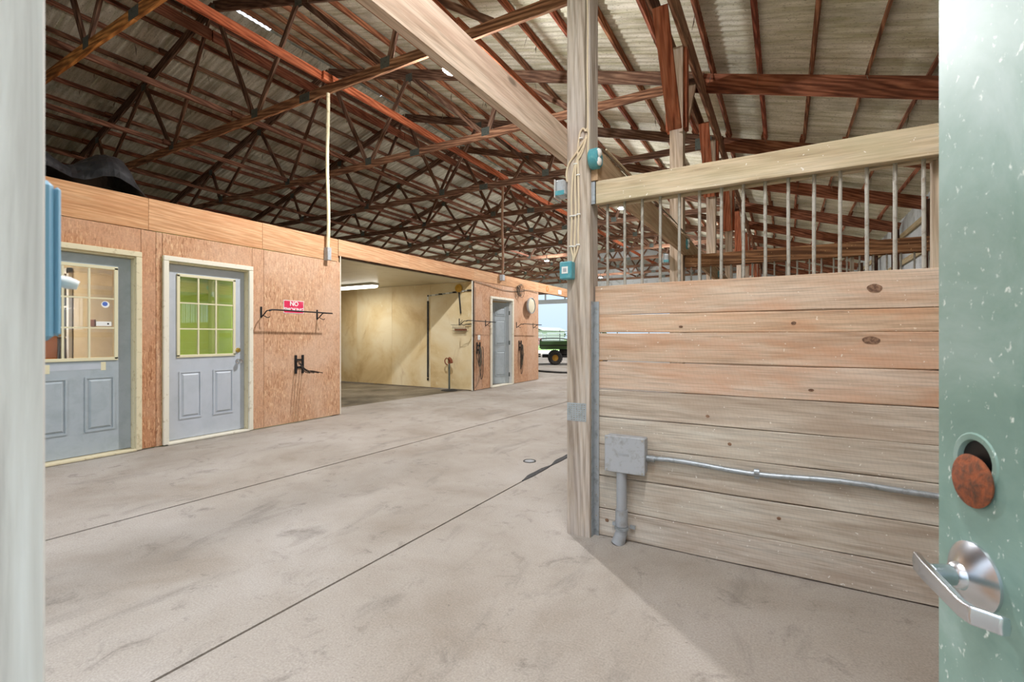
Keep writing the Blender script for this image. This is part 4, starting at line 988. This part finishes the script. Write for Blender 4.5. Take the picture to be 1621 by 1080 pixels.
# front wall with the doorway the camera stands in
XJ = -.495; YW = .139
wF = struct('wall_front', (0, 0, 0))
MB().box(XO, -5.7, -.02, YW-.012, 0, 2.6).build('wall_lining', M['band'], wF)
MB().box(-1.35, XJ-.04, -.02, YW-.012, 0, 2.6).build('wall_lining', M['band'], wF)
MB().box(.53, XE+.05, -.02, YW-.012, 0, 2.6).build('wall_lining', M['band'], wF)
MB().box(XJ-.04, .53, -.02, YW-.012, 2.12, 2.6).build('wall_lining', M['band'], wF)
gable(XO, -5.7, 2.6, wF, .05, M['wallsheet']); gable(-5.7, -1.35, 3.7, wF, .05, M['wallsheet']); gable(-1.35, XE+.05, 2.6, wF, .05, M['wallsheet'])  # middle gable raised over an aisle opening added to let daylight in
dj = struct('door_4', (0, 0, 0))
MB().box(XJ-.038, XJ, -.04, YW, 0, 2.12).build('door_jamb', M['jamb'], dj, bevel=.002)
MB().box(.49, .528, -.04, YW, 0, 2.12).build('door_jamb', M['jamb'], dj, bevel=.002)
MB().box(XJ-.038, .528, -.04, YW, 2.08, 2.12).build('door_jamb', M['jamb'], dj, bevel=.002)
# blue switch box just inside the jamb
t = thing('blue_switch_box', 'pale blue switch box with white toggle, seen edge-on beside the left door jamb', 'switch', (-.55, .16, 1.22))
MB().box(-.595, -.538, YW-.010, YW+.018, 1.216, 1.352).build('box_body', M['bluebox'], t, bevel=.004)
MB().box(-.585, -.541, YW+.0185, YW+.023, 1.220, 1.348).build('cover_plate', M['bluebox'], t, bevel=.002)
MB().tube([(-.565, YW+.026, 1.270), (-.562, YW+.034, 1.268), (-.560, YW+.040, 1.266)], [.005, .0055, .004], 10).build('toggle', M['white'], t)

# ------------------------------------------------------------------ open teal door with lever
ha = math.atan2(-.34, .94)      # direction from hinge to latch edge measured from +Y
hinge = Vector((.482, .066, 0)); dv = Vector((-.34, .94, 0)).normalized(); nv = Vector((-dv.y, dv.x, 0))   # nv points to the camera side
if nv.x > 0: nv = -nv
t = thing('open_teal_door', 'weathered teal door standing open at the right, with lever handle', 'door', (.482, .066, 0))
def dp(s, n, z): return hinge + dv*s + nv*n + Vector((0, 0, z))
Wd = .86
def hexa(s0, s1, n0, n1, z0, z1):
    P = [dp(s0, n0, z0), dp(s1, n0, z0), dp(s1, n1, z0), dp(s0, n1, z0), dp(s0, n0, z1), dp(s1, n0, z1), dp(s1, n1, z1), dp(s0, n1, z1)]
    return P, [(0, 3, 2, 1), (4, 5, 6, 7), (0, 1, 5, 4), (1, 2, 6, 5), (2, 3, 7, 6), (3, 0, 4, 7)]
# door slab with a round bore hole (ring of faces around it)
sb = Wd-.064; zh, rh = 1.060, .028
mb = MB(); mb.add(*hexa(0, Wd, -.045, -.0055, .012, 2.05)); mb.build('door_slab', M['tealdoor'], t)
n_ = 32; vs_ = []; fs_ = []
for ly in (0, -.0052):
    for i in range(n_):
        a = 2*math.pi*i/n_; vs_.append(dp(sb+rh*math.cos(a), ly, zh+rh*math.sin(a)))
    for i in range(n_):
        a = 2*math.pi*i/n_; c_, s_ = math.cos(a), math.sin(a); k_ = .06/max(abs(c_), abs(s_)); vs_.append(dp(sb+k_*c_, ly, zh+k_*s_))
for i in range(n_):
    j = (i+1) % n_
    fs_ += [(i, j, n_+j, n_+i), (i, 2*n_+i, 2*n_+j, j), (2*n_+i, 2*n_+j, 3*n_+j, 3*n_+i)]
mb = MB(); mb.add(vs_, fs_)
for (s0, s1, z0, z1) in ((0, sb-.06, .012, 2.05), (sb-.06, sb+.06, .012, zh-.06), (sb-.06, sb+.06, zh+.06, 2.05), (sb+.06, Wd, .012, 2.05)): mb.add(*hexa(s0, s1, -.0052, 0, z0, z1))
mb.build('door_face', M['tealdoor'], t, smooth=False)
mb = MB(); mb.lathe(dp(sb, 0, zh), nv, [(.027, -.005), (.028, .001), (.035, .0015), (.037, .0)], 28); mb.build('bore_rim', M['tealdoor'], t)
mb = MB(); mb.lathe(dp(sb, -.0051, zh), nv, [(0, 0), (.028, 0)], 28); mb.build('bore_hole', M['black'], t)
MB().lathe(dp(sb-.001, .004, zh-.024), nv, [(0, .004), (.030, .003), (.0335, .001), (.032, -.002), (0, -.002)], 32).build('rusty_cover', M['rust'], t)
# lever
zl = .914
MB().lathe(dp(sb, 0, zl), nv, [(.043, 0), (.0425, .003), (.036, .008), (.022, .016), (.017, .018), (.015, .024), (.0125, .026)], 40).build('rose', M['chrome'], t)
mb = MB(); mb.lathe(dp(sb, 0, zl), nv, [(.0125, .022), (.0125, .048), (.0135, .050), (.0125, .054), (0, .055)], 24); neck = mb.build('lever_neck', M['chrome'], t)
# lever arm: a flat bent bar pointing to the hinge side
path = [(.032, .046, .004, .010), (.026, .050, .004, .0125), (.0, .056, .003, .012), (-.04, .062, .001, .011), (-.080, .068, -.001, .010), (-.096, .067, -.001, .010), (-.104, .058, -.001, .010), (-.114, .049, -.001, .010)]
vs_, fs_ = [], []
for (s, n, z, hh) in path:
    for (dn, dz) in ((-.004, -hh), (.004, -hh), (.0055, 0), (.004, hh), (-.004, hh), (-.0055, 0)): vs_.append(dp(sb+s, n+dn, zl+z+dz))
for i in range(len(path)-1):
    for k in range(6): fs_.append((i*6+k, i*6+(k+1) % 6, (i+1)*6+(k+1) % 6, (i+1)*6+k))
fs_ += [tuple(range(6)), tuple(reversed(range(6*(len(path)-1), 6*len(path))))]
mb = MB(); mb.add(vs_, fs_); o = mb.build('lever_arm', M['chrome'], t, smooth=True)
md = o.modifiers.new('bevel', 'BEVEL'); md.width = .0018; md.segments = 3; md.limit_method = 'ANGLE'; md.angle_limit = R(25)
for z in (.25, 1.03, 1.8): mb = MB(); mb.cyl(dp(-.004, .004, z-.05), dp(-.004, .004, z+.05), .007, 10); mb.build('hinge', M['steel'], t)

# ------------------------------------------------------------------ utility vehicle near the far opening
def wheel(mb_t, mb_r, c, ax, r, wd): pass
fwd = Vector((.90, .436, 0)).normalized(); side = Vector((fwd.y, -fwd.x, 0))   # side points to the camera
org = Vector((-8.35, 18.25, 0))
t = thing('utility_vehicle', 'green utility vehicle with cargo bed and yellow-hubbed tyres near the far opening', 'vehicle', tuple(org))
def vp(f, s, z): return org + fwd*f + side*s + Vector((0, 0, z))
def vbox(f0, f1, s0, s1, z0, z1, nm, mat, par=None, bev=.02):
    mb = MB(); P = [vp(f0, s0, z0), vp(f1, s0, z0), vp(f1, s1, z0), vp(f0, s1, z0), vp(f0, s0, z1), vp(f1, s0, z1), vp(f1, s1, z1), vp(f0, s1, z1)]
    mb.add(P, [(0, 3, 2, 1), (4, 5, 6, 7), (0, 1, 5, 4), (1, 2, 6, 5), (2, 3, 7, 6), (3, 0, 4, 7)]); return mb.build(nm, mat, par or t, bevel=bev)
for (f, s) in ((0, 0), (0, -1.15), (1.9, 0), (1.9, -1.15)):
    mb = MB(); c = vp(f, s-.12 if s == 0 else s-.12, .30)
    mb.lathe(c, side, [(.13, .0), (.17, .0), (.26, .01), (.295, .05), (.30, .12), (.295, .19), (.26, .235), (.17, .24), (.13, .22)], 28); ty = mb.build('tyre', M['rubber'], t)
    q = MB()
    for i in range(22):
        a = 2*math.pi*i/22; u = fwd*math.cos(a)+Vector((0, 0, 1))*math.sin(a); v = -fwd*math.sin(a)+Vector((0, 0, 1))*math.cos(a)
        for w0 in (.03, .14):
            P = [c+u*rr+v*dv_+side*ww for rr in (.285, .315) for dv_ in (-.02, .02) for ww in (w0, w0+.07)]
            q.add(P, [(0, 1, 3, 2), (4, 6, 7, 5), (0, 2, 6, 4), (1, 5, 7, 3), (0, 4, 5, 1), (2, 3, 7, 6)])
    q.build('tread', M['rubber'], ty)
    mb = MB(); mb.lathe(c, side, [(.0, .20), (.04, .20), (.05, .17), (.12, .17), (.145, .215), (.155, .215)], 24); mb.build('hub', M['yellow'], ty)
vbox(-.55, 2.2, -1.05, -.15, .30, .42, 'chassis', M['black'])
bed = vbox(-.62, .75, -1.25, .05, .66, .72, 'cargo_bed', M['green'])
for a in ((-.62, .75, .01, .05, .70, 1.0), (-.62, .75, -1.25, -1.21, .70, 1.0), (-.66, -.62, -1.25, .05, .70, 1.04), (.71, .75, -1.25, .05, .70, 1.0)): vbox(*a, 'bed_side', M['green'], bed, .008)
vbox(-.66, .78, .05, .075, .80, .84, 'bed_rib', M['black'], bed, .004)
for (a, s) in ((-.62, .03), (-.62, -1.23)): 
    mb = MB(); mb.tube(smooth([vp(-.6, s, 1.0), vp(-.55, s, 1.10), vp(.2, s, 1.12), vp(.7, s, 1.02)]), .02, 8); mb.build('bed_rail', M['black'], bed)
vbox(.2, .9, -.95, -.25, .42, .64, 'engine_cover', M['black'])
vbox(.85, 1.45, -1.15, -.05, .42, .85, 'seat_base', M['black']); vbox(.95, 1.4, -1.1, -.1, .85, .97, 'seat', M['yellow'], None, .04); vbox(.82, .95, -1.1, -.1, .9, 1.35, 'seat_back', M['yellow'], None, .04)
vbox(1.9, 2.55, -1.2, 0, .45, .95, 'hood', M['green'], None, .08); vbox(1.45, 1.95, -1.15, -.05, .30, .36, 'floor_pan', M['black'])
for s in (-.05, -1.15):
    mb = MB(); mb.tube(smooth([vp(.82, s, .5), vp(.80, s, 1.2), vp(.85, s, 1.85), vp(1.0, s, 1.95), vp(1.7, s, 1.93), vp(1.9, s, 1.85), vp(2.1, s, .95)]), .025, 8); mb.build('roll_bar', M['black'], t)
vbox(.82, 1.85, -1.2, 0, 1.95, 1.99, 'canopy', M['housing'], None, .01)
mb = MB(); mb.tube(smooth([vp(1.85, -.8, .95), vp(1.7, -.8, 1.1)]), .015, 6); w_ = mb.build('steering_column', M['black'], t)
mb = MB(); cc = vp(1.68, -.8, 1.12); mb.tube([cc+side*(.15*math.cos(a/12*2*math.pi))+(Vector((0, 0, 1))+fwd*.6).normalized()*.15*math.sin(a/12*2*math.pi) for a in range(13)], .014, 6); mb.build('steering_wheel', M['black'], t)
mb = MB(); mb.tube([vp(-.62, -.5, .34), vp(-1.3, -.45, .32), vp(-1.9, -.4, .30)], .03, 8); mb.tube([vp(-.62, -.7, .42), vp(-1.9, -.75, .40)], .03, 8); mb.build('tow_bar', M['rubber'], t)
t2 = thing('floor_shadow_line', 'dark line across the floor before the vehicle, standing in for a shadow edge', 'hose', (-6.5, 14.4, 0))
MB().tube(smooth([(-8.5, 14.6, .03), (-7.4, 14.5, .03), (-6.3, 14.2, .03), (-5.2, 14.6, .03), (-4.4, 14.3, .03)]), .03, 8).build('shadow_line', M['rubber'], t2)  # raised dark tube in place of the shadow line at the floor threshold

# ------------------------------------------------------------------ outdoors
gr = struct('ground_outside', (0, 0, 0))
MB().box(-120, 80, -80, 200, -.36, -.08).build('ground_lawn', M['grass'], gr)
MB().box(XO-9, 20, YE, YE+6.5, -.1, -.02).box(XO-9, XO-.02, 8, YE, -.1, -.02).build('gravel_yard', M['gravel'], gr)
MB().box(-8, 8, -9, -.31, -.1, -.01).build('front_apron', M['concrete'], gr)
fn = thing('pipe_fence', 'grey pipe rail fence beyond the far opening', 'fence', (-18, 37, 0))
for i in range(12):
    x = -34+2.5*i; MB().cyl((x, 37, -.1), (x, 37, 1.7), .04, 8).build('fence_post', M['gplate'], fn)
for z in (.45, .85, 1.25, 1.62): MB().cyl((-34, 37, z), (-6.5, 37, z), .03, 8).build('fence_rail', M['gplate'], fn)
for i in range(3):
    x0 = -19.8+2.6*i; t = thing('field_gate', ['field gate panel at the left against the fence', 'middle field gate panel against the fence', 'field gate panel at the right against the fence'][i], 'gate', (x0, 35.8, 0), 'gate panels by the fence')
    mb = MB(); mb.tube([(x0, 35.8, .02), (x0, 35.8, 1.3), (x0+.1, 35.8, 1.45), (x0+2.2, 35.8, 1.45), (x0+2.3, 35.8, 1.3), (x0+2.3, 35.8, .02)], .03, 8, False); mb.build('gate_frame', M['steel'], t)
    for z in (.35, .7, 1.05): MB().cyl((x0, 35.8, z), (x0+2.3, 35.8, z), .022, 6).build('gate_rail', M['steel'], t)
t = thing('white_outbuilding', 'distant white outbuilding with red base beyond the fence', 'building', (-30, 62, 0))
MB().box(-36, -29.6, 60, 68, -.1, 2.0).build('wall', M['trailer'], t); MB().box(-36.1, -29.5, 59.9, 60.0, -.1, .9).build('red_base', M['redpaint'], t)
MB().prism([(-36.4, 2.0), (-29.2, 2.0), (-30.4, 2.5), (-35.2, 2.5)], 1, 59.6, 68.3).build('roof', M['gplate'], t)
for i in range(3): MB().box(-35+1.9*i, -34.2+1.9*i, 59.96, 59.99, 1.2, 1.7).build('window', M['darkglass'], t)
for i, (x, y, r_) in enumerate(((-98, 240, 1.7), (-108, 245, 2.1), (-122, 250, 2.4), (-84, 245, 2.0))):
    t = thing('distant_tree', ['small round tree beyond the pasture, nearest the opening centre', 'larger round tree on the horizon behind the outbuilding', 'broad tree on the horizon far left', 'tree on the horizon far right'][i], 'tree', (x, y, 0), 'trees on the horizon')
    bm = bmesh.new(); bmesh.ops.create_icosphere(bm, subdivisions=4, radius=r_)
    rr = random.Random(i)
    for v in bm.verts: v.co *= 1+.12*math.sin(v.co.x*3+i)*math.cos(v.co.y*4)+rr.uniform(-.06, .06); v.co.z = v.co.z*.8+r_*1.0
    me = bpy.data.meshes.new('crown'); bm.to_mesh(me); bm.free(); obj('crown', me, M['leaf'], t); MB().cyl((x, y, -.1), (x, y, r_*.6), .25, 8).build('trunk', M['truss'], t)
